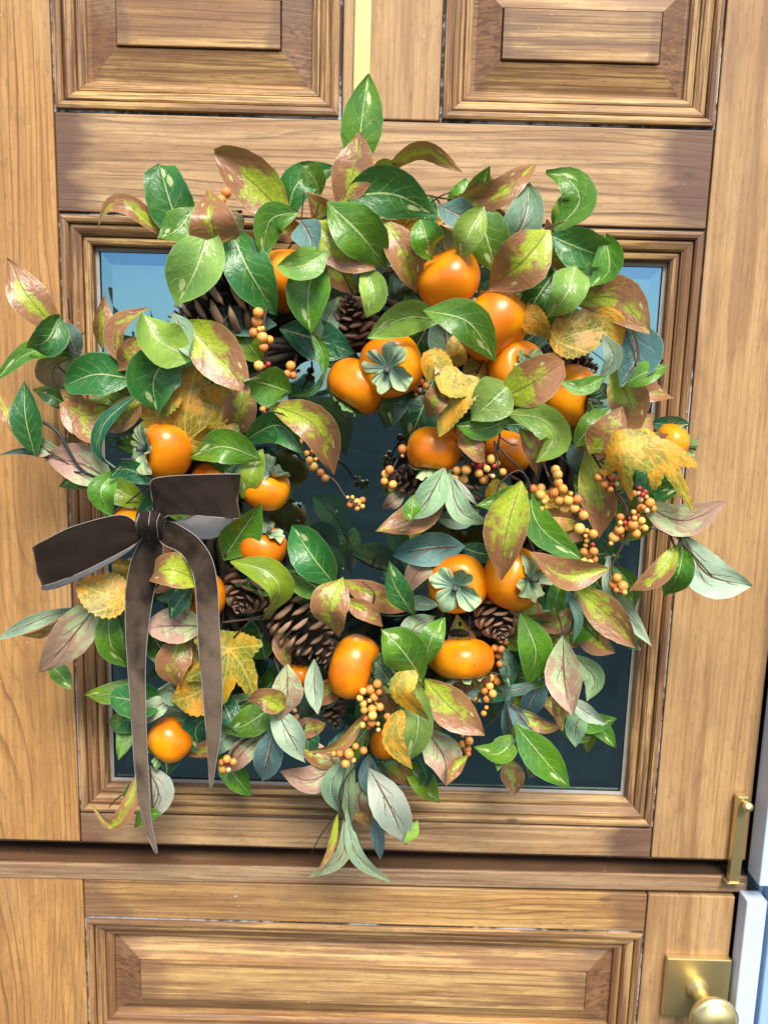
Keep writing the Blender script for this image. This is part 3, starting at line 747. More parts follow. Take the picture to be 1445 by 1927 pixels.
# top
lf('g','G',78,3,[(668,330),(679,240),(692,138)], roll=8)
lf('r','R',76,4,[(643,382),(668,312),(676,246)], roll=-10)
lf('g','B',90,3,[(345,440),(322,385),(300,308)], tipw=.55, cup=.1)
lf('g','G',66,4,[(362,395),(335,430),(300,448)])
lf('r','M',42,3,[(296,434),(250,392),(208,388),(184,428)], roll=20)
lf('r','R',98,5,[(405,448),(398,405),(391,355)], pk=.12, cup=.1)
lf('p','P',34,4,[(452,436),(440,412),(425,398)])
lf('r','Y',90,3,[(532,402),(478,345),(404,284)], tipw=.2)
lf('g','L',100,5,[(392,440),(372,500),(335,575)])
lf('g','B',92,4,[(430,425),(468,508),(520,592)])
lf('g','G',66,4,[(548,402),(508,415),(494,490)], roll=-15)
lf('g','B',64,2,[(543,408),(560,345),(636,312)])
lf('u','T',62,4,[(570,420),(586,450),(586,482)], pk=.4)
lf('g','L',62,5,[(606,478),(568,500),(520,500)], pk=.42)
lf('g','G',84,4,[(597,488),(580,550),(585,628)])
lf('g','G',94,5,[(628,392),(675,437),(728,503)])
lf('r','Y',84,4,[(605,425),(650,470),(708,507)])
lf('g','B',92,4,[(666,368),(740,365),(819,404)])
lf('r','M',42,3,[(726,322),(790,282),(870,324)], roll=25)
lf('g','Y',40,2,[(700,330),(735,318),(765,338)])
lf('r','R',54,3,[(862,376),(930,365),(975,332),(1006,308)], roll=15)
lf('u','T',58,4,[(833,388),(868,405),(902,420)])
lf('g','L',60,5,[(905,398),(880,445),(862,492)], roll=15)
lf('g','G',88,3,[(895,390),(915,445),(935,515)])
lf('u','G',74,3,[(950,470),(985,412),(993,346)])
lf('g','G',66,3,[(1055,422),(1090,380),(1070,338),(1027,325)], roll=-10)
lf('r','Y',104,5,[(1022,445),(985,490),(920,541)])
lf('r','M',50,3,[(1020,450),(1050,475),(1065,520)])
lf('g','B',80,4,[(1048,448),(1100,470),(1165,490)], tipw=.4)
lf('g','G',66,5,[(1140,455),(1145,510),(1100,548)], roll=18)
lf('g','G',46,4,[(1150,500),(1105,520),(1062,508)])
lf('g','L',72,5,[(1080,512),(1065,555),(1028,600)], pk=.3)
lf('r','M',88,4,[(1095,565),(1160,562),(1224,628)])
lf('g','D',84,3,[(1052,500),(1010,560),(985,605)])
yleaf('K',46,4,[(1110,600),(1150,605),(1168,652)])
yleaf('D',90,4,[(1035,648),(1090,628),(1150,612)], roll=-20, bend=.5)
yleaf('O',50,4,[(985,580),(1010,608),(1036,638)], roll=25)
lf('g','G',64,5,[(795,420),(803,450),(813,487)])
lf('r','M',70,4,[(728,425),(762,478),(782,550)])
yleaf('O',60,2,[(735,445),(785,432),(835,415)])
yleaf('O',46,2,[(900,430),(930,415),(965,420)])
lf('g','L',54,4,[(690,510),(704,552),(690,598)])
lf('g','L',74,5,[(815,600),(760,598),(692,636)])
lf('g','G',78,6,[(815,588),(880,605),(933,680)], roll=-8)
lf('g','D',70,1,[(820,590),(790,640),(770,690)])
lf('g','T',82,2,[(542,622),(600,640),(668,665)])
lf('g','T',60,2,[(560,640),(600,655),(640,690)])
lf('g','G',26,4,[(590,632),(606,662),(610,712)])
lf('g','D',14,3,[(610,700),(590,735),(535,745)])
# left
lf('r','R',74,3,[(102,612),(55,560),(13,486)])
lf('g','G',44,3,[(150,668),(60,662),(-12,718)], roll=18)
lf('u','D',44,3,[(142,668),(128,630),(106,604)])
lf('g','B',62,4,[(108,602),(88,640),(50,655)], roll=-12)
lf('p','D',62,2,[(145,668),(100,695),(118,745)])
lf('g','B',84,4,[(240,712),(182,704),(124,724)], tipw=.35)
lf('g','B',102,5,[(325,662),(290,712),(297,779)])
lf('g','L',90,6,[(352,668),(300,640),(268,588)], pk=.4)
lf('u','P',50,5,[(332,598),(345,635),(356,670)])
lf('r','B',44,4,[(268,588),(225,612),(218,650),(240,692)], roll=25)
lf('r','B',48,4,[(262,640),(245,665),(222,698)])
lf('r','Y',96,5,[(360,620),(415,675),(470,740)])
lf('r','M',68,4,[(462,732),(452,775),(436,818)])
lf('g','G',80,5,[(538,735),(500,722),(456,714)])
lf('g','B',66,4,[(464,828),(525,800),(576,858)], roll=10)
lf('r','T',74,5,[(525,768),(592,800),(628,893)])
lf('g','G',70,5,[(478,860),(420,840),(356,862)])
lf('g','Y',48,4,[(490,855),(472,895),(455,938)])
lf('g','B',60,4,[(62,843),(48,785),(46,716)])
lf('r','R',26,3,[(-5,738),(18,790),(62,838)])
lf('p','M',26,3,[(62,838),(80,850),(98,845)])
lf('u','L',28,3,[(112,850),(82,838),(58,812)])
lf('u','D',14,3,[(106,864),(52,850),(-8,858)])
lf('p','L',78,3,[(202,900),(150,872),(84,862)])
lf('g','G',30,2,[(176,908),(140,908),(112,916)])
lf('g','T',34,4,[(246,752),(198,795),(188,850),(224,884)], roll=30)
lf('r','R',78,3,[(195,768),(160,782),(112,758)])
lf('r','R',60,3,[(170,775),(165,805),(180,838)])
lf('r','B',54,3,[(262,750),(235,780),(205,812)])
lf('g','T',44,4,[(288,905),(235,882),(205,900)])
lf('g','G',52,5,[(212,895),(190,925),(212,972)])
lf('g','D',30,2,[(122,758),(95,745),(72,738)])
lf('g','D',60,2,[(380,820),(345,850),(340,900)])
yleaf('O',150,3.6,[(348,852),(352,770),(372,685)], roll=-10, bend=.45)
yleaf('O',70,4,[(395,770),(415,745),(425,715)], roll=10)
yleaf('G',80,4,[(330,720),(300,750),(275,790)], roll=20)
yleaf('G',60,4,[(430,770),(410,815),(365,825)], roll=-20)
# middle and lower left
lf('g','G',82,4,[(427,1042),(455,1000),(490,950)])
lf('g','B',84,5,[(622,1090),(590,1050),(550,990)])
lf('g','G',64,4,[(610,1116),(570,1090),(528,1072)])
lf('g','Y',62,5,[(434,1056),(500,1075),(526,1112),(496,1168)])
lf('r','T',80,6,[(640,1098),(620,1145),(638,1200)], pk=.4)
lf('r','R',40,4,[(655,1132),(692,1152),(720,1180)])
lf('r','R',54,3,[(657,1098),(705,1122),(775,1150)])
lf('g','B',54,5,[(772,1148),(742,1100),(733,1055)])
lf('u','T',70,3,[(860,1028),(800,1034),(740,1045)])
lf('p','D',50,3,[(832,1048),(790,1072),(766,1118)])
lf('u','D',30,4,[(768,1130),(800,1136),(826,1140)])
lf('g','G',92,6,[(788,1268),(755,1222),(716,1184)])
lf('g','G',52,5,[(800,1246),(812,1202),(836,1162)])
lf('u','G',56,4,[(782,1215),(778,1185),(818,1162)])
lf('g','D',38,4,[(700,1235),(725,1272),(750,1305)])
yleaf('Y',54,6,[(782,1262),(758,1300),(806,1356)], roll=20)
yleaf('O',44,6,[(756,1335),(738,1390),(776,1448)], roll=-25)
lf('g','L',66,5,[(783,1295),(786,1375),(763,1440)])
lf('r','T',84,5,[(810,1290),(848,1332),(913,1384)])
lf('p','P',80,4,[(803,1378),(835,1425),(840,1480)])
lf('r','T',32,5,[(874,1428),(852,1448),(838,1478)])
lf('g','T',28,2,[(785,1425),(802,1462),(786,1494)])
lf('g','G',72,5,[(980,1376),(1020,1425),(1072,1484)])
lf('g','G',54,5,[(968,1392),(935,1420),(893,1406)], pk=.4)
lf('g','G',30,5,[(960,1400),(942,1425),(936,1452)])
lf('u','T',34,4,[(960,1328),(982,1368),(966,1400)])
lf('r','T',30,4,[(975,1338),(1020,1368),(1058,1368)])
lf('r','M',26,4,[(1058,1370),(1050,1335),(1042,1300)])
lf('p','P',78,5,[(1060,1213),(1062,1280),(1078,1348)])
lf('u','L',50,3,[(1085,1240),(1118,1278),(1104,1320)])
lf('u','P',34,4,[(1075,1318),(1105,1342),(1142,1364)])
lf('g','G',72,4,[(985,1168),(1008,1225),(994,1287)])
lf('u','T',48,2,[(1018,1285),(1002,1320),(985,1350)])
lf('u','D',24,4,[(1002,1288),(965,1300),(933,1292)])
lf('u','T',28,3,[(962,1310),(955,1355),(952,1402)])
# right and middle right
lf('r','Y',90,6,[(975,925),(952,1005),(942,1092)])
lf('g','G',64,5,[(992,906),(1015,990),(1100,1056)], roll=-10)
lf('g','G',46,5,[(986,920),(945,943),(897,952)])
lf('r','R',66,6,[(1128,1072),(1060,1080),(996,1038)])
lf('g','G',38,5,[(1055,1100),(1046,1130),(1047,1164)])
lf('r','B',44,3,[(1000,1163),(1050,1172),(1080,1138)])
lf('g','T',60,2,[(985,1140),(1030,1150),(1070,1125)])
lf('r','T',74,5,[(1078,1102),(1140,1155),(1206,1223)])
lf('g','G',54,4,[(1090,1110),(1105,1160),(1126,1208)])
lf('u','T',20,5,[(1064,1108),(1088,1160),(1078,1212)])
lf('u','W',44,4,[(1148,1068),(1155,1118),(1226,1216)])
lf('g','D',66,3,[(1108,1058),(1130,1110),(1152,1155)])
lf('r','Y',44,4,[(1268,1035),(1238,1080),(1183,1113)])
lf('g','G',60,4,[(1285,1032),(1276,1080),(1250,1120)])
lf('u','W',82,4,[(1292,1020),(1330,1080),(1414,1102)])
lf('p','P',66,4,[(1218,952),(1285,980),(1368,943)])
lf('r','Y',74,3,[(1108,866),(1128,940),(1128,1012)])
lf('u','T',30,2,[(1070,832),(1085,875),(1097,910)])
lf('u','P',46,5,[(848,902),(865,960),(920,986)])
lf('u','W',12,5,[(858,902),(882,932),(900,954)])
lf('u','P',60,5,[(830,892),(805,940),(768,978)])
lf('r','R',68,4,[(830,920),(785,970),(708,1000)])
lf('g','G',38,6,[(778,936),(775,958),(774,980)], pk=.6)
lf('p','L',32,1,[(757,930),(738,945),(722,958)])
lf('r','Y',92,6,[(950,748),(1005,718),(1062,680)], tipw=.4)
lf('g','L',88,6,[(952,730),(925,755),(886,790)], pk=.4)
lf('g','G',46,5,[(952,792),(905,808),(856,800)])
lf('g','L',66,6,[(952,778),(1020,788),(1048,828),(1008,870)])
lf('r','R',46,5,[(985,815),(1008,850),(1010,894)])
lf('r','R',50,5,[(873,808),(893,845),(912,870)])
yleaf('Y',62,6,[(900,712),(862,745),(826,822)], roll=15)
yleaf('Y',60,6,[(858,692),(848,722),(905,730)], roll=-10)
yleaf('Y',48,6,[(850,700),(815,680),(806,720)], roll=25)
lf('r','R',48,6,[(842,732),(818,755),(803,786)])
yleaf('O',42,4,[(865,690),(855,665),(852,632)])
yleaf('D',50,2,[(920,695),(895,692),(870,700)])
lf('g','T',88,2,[(812,725),(790,780),(768,835)])
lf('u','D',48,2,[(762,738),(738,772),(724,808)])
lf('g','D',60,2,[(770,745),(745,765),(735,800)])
lf('g','G',34,6,[(1132,712),(1095,728),(1053,718)])
lf('u','G',36,5,[(1138,638),(1155,672),(1128,714)])
lf('u','T',94,4,[(1188,620),(1200,672),(1165,728)], pk=.42)
lf('g','G',46,5,[(1246,692),(1212,702),(1168,726)])
lf('r','Y',78,3,[(1160,700),(1185,758),(1203,820)])
lf('r','R',74,5,[(1118,845),(1145,812),(1170,764)], pk=.32)
lf('g','G',50,4,[(1088,832),(1115,798),(1158,762)])
maple('Y',118,6,[(1168,822),(1172,870),(1186,938)], roll=20, bend=-.35)
maple('Y',112,5.4,[(1198,838),(1252,868),(1302,956)], roll=-22, bend=-.35, twist=35)
lf('g','B',64,3,[(1215,868),(1230,910),(1285,918)])
lf('g','D',50,2,[(1195,890),(1235,925),(1290,912)])
yleaf('D',90,2,[(1010,940),(1060,970),(1090,985)])
yleaf('G',60,2,[(960,920),(935,935),(915,950)])
# lower left
lf('p','P',80,4,[(185,1135),(135,1200),(76,1266)], tipw=.1)
lf('u','P',32,3,[(122,1150),(60,1172),(-8,1205)])
lf('r','B',20,2,[(120,1165),(80,1192),(40,1196)])
lf('g','G',38,2,[(95,1250),(118,1275),(136,1298)])
lf('g','G',56,4,[(205,1150),(208,1210),(238,1252)])
lf('g','B',46,3,[(238,1150),(232,1190),(242,1235)])
yleaf('O',88,5,[(245,1128),(195,1118),(142,1095)], roll=10)
yleaf('Y',44,4,[(245,1090),(228,1065),(218,1050)])
lf('r','Y',72,6,[(370,1092),(320,1072),(265,1086)], pk=.4)
lf('p','P',80,4,[(378,1178),(325,1178),(276,1182)], tipw=.3)
lf('g','T',40,5,[(355,1110),(335,1135),(320,1165)])
lf('r','B',72,4,[(350,1200),(325,1250),(338,1300)])
lf('g','D',60,3,[(290,1200),(310,1225),(345,1215)])
maple('G',170,4,[(432,1205),(425,1270),(402,1345)], roll=8, bend=.2)
yleaf('O',92,4,[(410,1275),(365,1308),(322,1322)], roll=-8)
yleaf('O',60,3,[(355,1210),(370,1250),(380,1290)])
lf('g','B',74,3.2,[(308,1320),(255,1318),(206,1310)], tipw=.4)
lf('u','G',56,3.2,[(345,1315),(318,1298),(298,1300)])
lf('u','P',44,3.4,[(318,1318),(290,1335),(276,1362)])
lf('p','P',66,5,[(540,1262),(540,1310),(525,1355)])
lf('r','T',52,6,[(528,1330),(498,1314),(464,1319)], pk=.35)
lf('g','G',66,4,[(510,1332),(470,1360),(426,1380)])
lf('u','P',60,5,[(522,1340),(545,1385),(574,1434)])
lf('u','T',62,4,[(515,1380),(505,1425),(493,1470)])
lf('u','P',42,4,[(592,1252),(592,1300),(598,1345)])
lf('p','M',50,3,[(485,1390),(455,1418),(428,1455)])
lf('g','T',64,2,[(400,1342),(368,1375),(385,1425)])
lf('g','T',50,3,[(415,1305),(428,1340),(445,1380)])
lf('u','G',46,3,[(445,1378),(415,1398),(398,1425)])
lf('r','M',34,4,[(260,1458),(242,1518),(208,1553),(172,1514)], roll=15)
lf('u','P',68,3,[(278,1450),(298,1495),(270,1548)])
lf('g','G',32,4,[(298,1532),(268,1538),(252,1558)])
lf('g','D',34,3,[(258,1470),(246,1500),(245,1525)])
# bottom
lf('p','M',58,3,[(645,1430),(590,1468),(526,1452)])
lf('r','B',28,4,[(680,1352),(642,1402),(578,1416)])
lf('u','G',42,4,[(645,1438),(624,1480),(642,1534)])
lf('u','L',34,3,[(662,1428),(655,1490),(660,1560)])
lf('u','L',32,4,[(650,1545),(644,1608),(580,1652)])
lf('r','Y',18,4,[(633,1542),(622,1600),(592,1650)])
lf('u','P',32,4,[(655,1542),(672,1610),(737,1663)])
lf('u','P',78,5,[(703,1462),(735,1522),(765,1592)])
lf('g','L',24,5,[(784,1550),(775,1572),(760,1588)])
lf('u','T',30,3,[(705,1538),(712,1580),(716,1618)])
lf('p','D',52,2,[(690,1468),(675,1510),(702,1560)])
lf('u','T',50,2,[(695,1430),(700,1470),(740,1500)])
# deep filling leaves round the ring
fr_ = random.Random(21)
def ring_leaf(a, rr, L0, L1, tones, w0, w1, l0, l1, spread):
    x, y = 700+rr*1.10*math.cos(a), 925+rr*1.08*math.sin(a)
    if math.hypot((x-655)/120, (y-930)/190) < 1.25 or (x < 260 and y < 640): return
    if L0 > 1 and any(math.hypot(x-cx, y-cy) < cr_ for cx, cy, cr_ in KEEP): return
    b = a+fr_.uniform(-spread, spread); Ln = fr_.uniform(l0, l1)
    kk, tn = fr_.choice(tones)
    lf(kk, tn, fr_.uniform(w0, w1), fr_.uniform(L0, L1), [(x, y), (x+Ln*math.cos(b), y+Ln*math.sin(b))])
KEEP = [(250, 838, 70), (385, 580, 105), (664, 592, 60), (463, 1116, 70), (580, 1190, 95), (938, 1168, 65), (622, 1330, 60), (1082, 672, 60), (862, 960, 60), (1030, 920, 60), (1180, 940, 60), (700, 1325, 55), (915, 1270, 50), (1110, 1030, 60)]
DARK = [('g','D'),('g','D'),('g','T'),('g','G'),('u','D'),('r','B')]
LIVE = [('g','G'),('g','B'),('g','G'),('g','T'),('g','Y'),('r','M'),('r','T'),('u','T'),('u','G'),('r','R')]
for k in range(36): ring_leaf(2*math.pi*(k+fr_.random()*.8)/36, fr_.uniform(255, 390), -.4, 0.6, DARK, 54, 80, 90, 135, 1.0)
for k in range(64): ring_leaf(2*math.pi*(k+fr_.random()*.8)/64, fr_.uniform(240, 440), 1.2, 2.3, LIVE, 52, 80, 85, 130, 1.1)
# smaller leaves tucked into the looser parts
for cx, cy, sx, sy, n_ in ((300, 1260, 90, 130, 12), (1010, 1260, 90, 110, 13), (1190, 820, 60, 120, 7), (560, 1150, 60, 60, 4), (640, 1330, 90, 60, 6), (820, 1000, 60, 50, 4), (480, 820, 60, 80, 4), (1130, 1120, 50, 60, 5), (230, 700, 60, 60, 4),
        (1000, 1390, 80, 50, 4), (690, 1450, 80, 60, 6), (1070, 480, 70, 70, 4), (570, 400, 90, 40, 5), (850, 400, 100, 40, 5), (440, 1380, 70, 50, 4), (180, 800, 50, 70, 4)):
    for q_ in range(n_):
        x, y = fr_.uniform(cx-sx, cx+sx), fr_.uniform(cy-sy, cy+sy); b = math.atan2(y-930, x-690)+fr_.uniform(-1.2, 1.2); Ln = fr_.uniform(62, 95)
        kk, tn = fr_.choice(LIVE); lf(kk, tn, fr_.uniform(36, 54), fr_.uniform(1.1, 2.5), [(x, y), (x+Ln*math.cos(b), y+Ln*math.sin(b))])
tw_ = random.Random(5)
for k in range(46):                        # fine twigs showing between the leaves
    a = 2*math.pi*(k+tw_.random())/46; R0 = tw_.uniform(270, 390); R1 = R0+tw_.uniform(40, 130); da = tw_.uniform(-.3, .3); d0_ = tw_.uniform(50, 74)
    if math.hypot((700+R1*1.1*math.cos(a+da)-655)/130, (925+R1*1.08*math.sin(a+da)-930)/190) < 1.2: continue
    g = [(700+r_*1.1*math.cos(a+da*t_), 925+r_*1.08*math.sin(a+da*t_), d0_+12*t_) for r_, t_ in ((R0, 0), ((R0+R1)/2, .6), (R1, 1))]
    q_ = crom(g, 9); vs, fs = tube_geo([P(v_[0], v_[1], v_[2]*mm) for v_ in q_], [0.0011-0.0005*i/8 for i in range(9)], 6)
    mesh('stalk', vs, fs, TWIG if k % 2 else TWIGD, wr)
# vine ring and stalks
def poly(pts, r0, r1, n=14, d=None):
    q = crom(pts, n); return [P(a[0], a[1], a[2]/1000) for a in q], [r0+(r1-r0)*i/(n-1) for i in range(n)]
for k in range(9):
    r = random.Random(k+50); ph = r.uniform(0, 6.28); a0 = r.uniform(0, 6.28); pts = []
    for i in range(61):
        a = a0+2*math.pi*i/60*1.0; th = a*5+ph
        R = 300+32*math.cos(th)+r.uniform(-5, 5)
        pts.append(P(700+R*1.12*math.cos(a), 925+R*1.1*math.sin(a), 0.036+0.016*math.sin(th)))
    vs, fs = tube_geo(pts, 0.0042 if k < 6 else 0.0024, 6); mesh('vine', vs, fs, VINE, wr)
STALKS = [([(650,372,70),(615,405,74),(575,430,72),(540,470,55)], 2.2, 'd'), ([(600,380,70),(590,420,70)], 1.2,'t'), ([(572,360,70),(566,425,68)], 1.2,'t'),
 ([(780,362,60),(830,372,68),(862,375,70)], 1.6,'t'), ([(805,385,60),(830,368,70),(852,360,72)], 1.2,'d'), ([(820,370,62),(835,395,72)], 1.6,'t'),
 ([(1010,450,70),(1030,428,78),(1062,416,80)], 1.6,'t'), ([(1018,445,72),(1050,455,85)], 1.3,'t'), ([(1160,610,90),(1215,638,80),(1248,680,66)], 1.5,'d'), ([(1175,615,95),(1192,660,100),(1196,690,100)], 1.5,'t'),
 ([(105,640,86),(145,668,80),(190,690,70),(240,740,60)], 1.8,'t'), ([(110,690,70),(140,715,66),(200,760,60)], 1.4,'t'), ([(70,788,80),(110,815,84),(150,880,84),(198,905,76)], 2.6,'d'), ([(60,830,78),(110,860,80),(160,895,80),(195,912,75)], 1.5,'t'), ([(140,888,84),(170,892,86),(200,915,80)], 1.6,'d'), ([(131,600,40),(128,560,44)], 1.4,'d'), ([(160,625,40),(135,640,50)], 1.2,'d'),
 ([(1190,985,90),(1240,998,92),(1268,1010,92),(1298,1012,92)], 1.4,'d'), ([(1268,1005,92),(1300,1040,98),(1340,1085,102)], 1.6,'t'), ([(1262,1010,92),(1270,1030,92)], 2.0,'d'), ([(1280,1012,92),(1288,1034,92)], 1.5,'d'),
 ([(1062,1215,98),(1052,1165,88),(1040,1150,70)], 1.5,'t'), ([(1048,1200,96),(1075,1185,96),(1085,1120,96)], 1.2,'d'), ([(955,1320,92),(935,1350,94),(905,1380,92),(908,1402,90)], 1.0,'d'), ([(960,1325,92),(990,1340,94),(1050,1365,98)], 1.4,'t'), ([(955,1330,92),(960,1370,94),(965,1400,92)], 1.2,'t'),
 ([(690,1395,70),(670,1440,85),(648,1470,92),(640,1520,90),(605,1570,86),(584,1610,84)], 1.3,'d'), ([(700,1440,80),(712,1480,100),(740,1540,108)], 1.4,'t'), ([(650,1440,85),(640,1500,88),(650,1545,90)], 1.4,'t'), ([(655,1500,86),(662,1550,90),(690,1620,90)], 1.0,'t'),
 ([(500,1245,80),(480,1175,70),(430,1165,70)], 1.6,'d'), ([(418,1172,80),(470,1165,80),(500,1158,80)], 2.0,'t'), ([(440,1200,84),(470,1170,84),(492,1165,84)], 1.6,'d'), ([(650,1128,80),(690,1150,78),(750,1160,76),(810,1140,74)], 2.0,'d'), ([(883,1205,80),(884,1160,82)], 1.2,'t'),
 ([(690,1160,84),(705,1120,86),(682,1095,82)], 1.4,'d'), ([(620,1090,98),(640,1112,90)], 1.6,'t'), ([(425,1042,90),(422,1065,80),(440,1060,80)], 2.2,'t'), ([(400,640,100),(418,610,90),(430,590,80)], 1.4,'t'), ([(338,632,104),(340,600,96)], 1.5,'t'), ([(360,612,106),(345,590,100)], 1.5,'t'),
 ([(350,575,84),(385,555,88),(430,552,86)], 2.0,'d'), ([(925,900,98),(940,820,96),(938,790,80)], 2.2,'d'), ([(935,835,100),(955,860,104),(985,890,104),(998,935,104)], 2.0,'d'), ([(930,830,100),(938,880,104),(942,900,104)], 1.8,'d'), ([(940,822,104),(960,835,106),(975,838,106)], 1.4,'d'),
 ([(930,935,100),(945,905,104),(975,885,106),(995,905,106),(998,940,106)], 1.4,'t'), ([(270,1480,84),(225,1500,60),(205,1520,50)], 1.4,'d'), ([(282,1440,86),(286,1500,88),(288,1530,88)], 1.5,'t'), ([(800,1300,90),(815,1290,98)], 1.8,'t'), ([(780,1020,60),(800,1000,56),(840,980,56)], 1.4,'d')]
for pts, r, kd in STALKS:
    p, rr = poly(pts, r*.00062, r*.00042); vs, fs = tube_geo(p, rr, 6); mesh('stalk', vs, fs, TWIG if kd == 't' else TWIGD, wr)

# ------------------------------------------------------------------ persimmons
def persimmon(x, y, rpx, d, axis, label, H=0.82, lobes=1.0, tint=(1, 1, 1), calyx=True, ctint=(1, 1, 1), seed=0, group='persimmons wired into the wreath'):
    r = random.Random(seed*31+3); d = d*mm; R = rpx*pxs(d)
    c = P(x, y, d)
    t = thing('persimmon', c, label, 'persimmon', group)
    q = Vector((axis[0], -axis[2], axis[1])).normalized().to_track_quat('Z', 'Y').to_matrix() @ Matrix.Rotation(r.uniform(0, 6.28), 3, 'Z')
    nl, na = 22, 40; vs, fs = [], []
    def surf(th, ph):
        s = max(0.0, math.sin(th)); rad_ = R*s**0.86*(1+(0.032 if th < 1.57 else 0.032*s)*math.cos(4*ph)*s)*(1-0.05*math.cos(th))
        dim = 0.34*math.exp(-(s/0.46)**2) if th < math.pi/2 else 0.10*math.exp(-(s/0.3)**2)
        z = H*R*(math.copysign(abs(math.cos(th))**0.9, math.cos(th)))*(1-dim)
        return Vector((rad_*math.cos(ph), rad_*math.sin(ph), z))
    for i in range(nl+1):
        th = 0.02+(math.pi-0.04)*i/nl
        for k in range(na): vs.append(c+q @ surf(th, 2*math.pi*k/na))
    for i in range(nl):
        for k in range(na):
            a, b = i*na+k, i*na+(k+1) % na; fs.append((a, a+na, b+na, b))
    fs.append(tuple(range(na))); fs.append(tuple(range(nl*na, nl*na+na))[::-1])
    o = mesh('fruit', vs, fs, FRUIT, t, c); o.color = (*tint, r.random())
    if not calyx: return
    # four floppy lobes and a stub of stalk
    vs, fs, uvs = [], [], []
    base = q @ Vector((0, 0, surf(0.25, 0).z+0.0006)); m = 64; rg = 9
    lift = [r.choice((r.uniform(0.02, .25), r.uniform(0.3, 0.9))) for _ in range(4)]; ln = [r.uniform(0.66, 1.15) for _ in range(4)]; sk = [r.uniform(-.28, .28) for _ in range(4)]; w1, w2 = r.uniform(0, 6), r.uniform(0, 6)
    for i in range(rg+1):
        f = i/rg
        for k in range(m):
            ph = 2*math.pi*k/m; li = int((ph/(math.pi/2)+0.5)) % 4
            lobe = abs(math.cos(2*(ph+sk[li]*math.cos(2*ph)**2)))
            out = (0.30+0.66*lobe**0.36*ln[li])*R*0.86*lobes
            out *= 1+0.05*math.sin(11*ph+li)+0.06*math.sin(5*ph+w1)
            rr = f*out
            sr = min(rr/R, 0.97)
            thx = math.asin(min(1, sr**(1/0.86))); zs = surf(thx, ph).z
            z = zs+0.0007+lift[li]*rr*f*f*0.75+0.035*R*f*math.sin(5*ph*1.0+li*2)*f+0.03*R*f*math.sin(19*ph+w2)+0.05*R*f*f*math.sin(9*ph+w1)
            vs.append(c+q @ Vector((rr*math.cos(ph), rr*math.sin(ph), z))); uvs.append((f, k/m))
    for i in range(rg):
        for k in range(m):
            a, b = i*m+k, i*m+(k+1) % m; fs.append((a, b, b+m, a+m))
    cx = mesh('calyx', vs, fs, CALYX, t, c+base, True, uvs); cx.color = (*ctint, r.random())
    p0 = c+q @ Vector((0, 0, surf(0.05, 0).z)); ax = q @ Vector((0.15, 0.1, 1)).normalized()
    v2, f2 = tube_geo([p0, p0+ax*R*0.16, p0+ax*R*0.30], [R*.10, R*.085, R*.10], 10)
    mesh('stem', v2, f2, TWIGC, cx)
TWIGC = plain('stub_stem', (0.10, 0.11, 0.09), 0.7, 0, 0.5, 150, 0.4)
TE = (0.92, 1.0, 0.98); PG = (1.15, 1.15, 0.95); DG = (0.35, 0.62, 0.3)
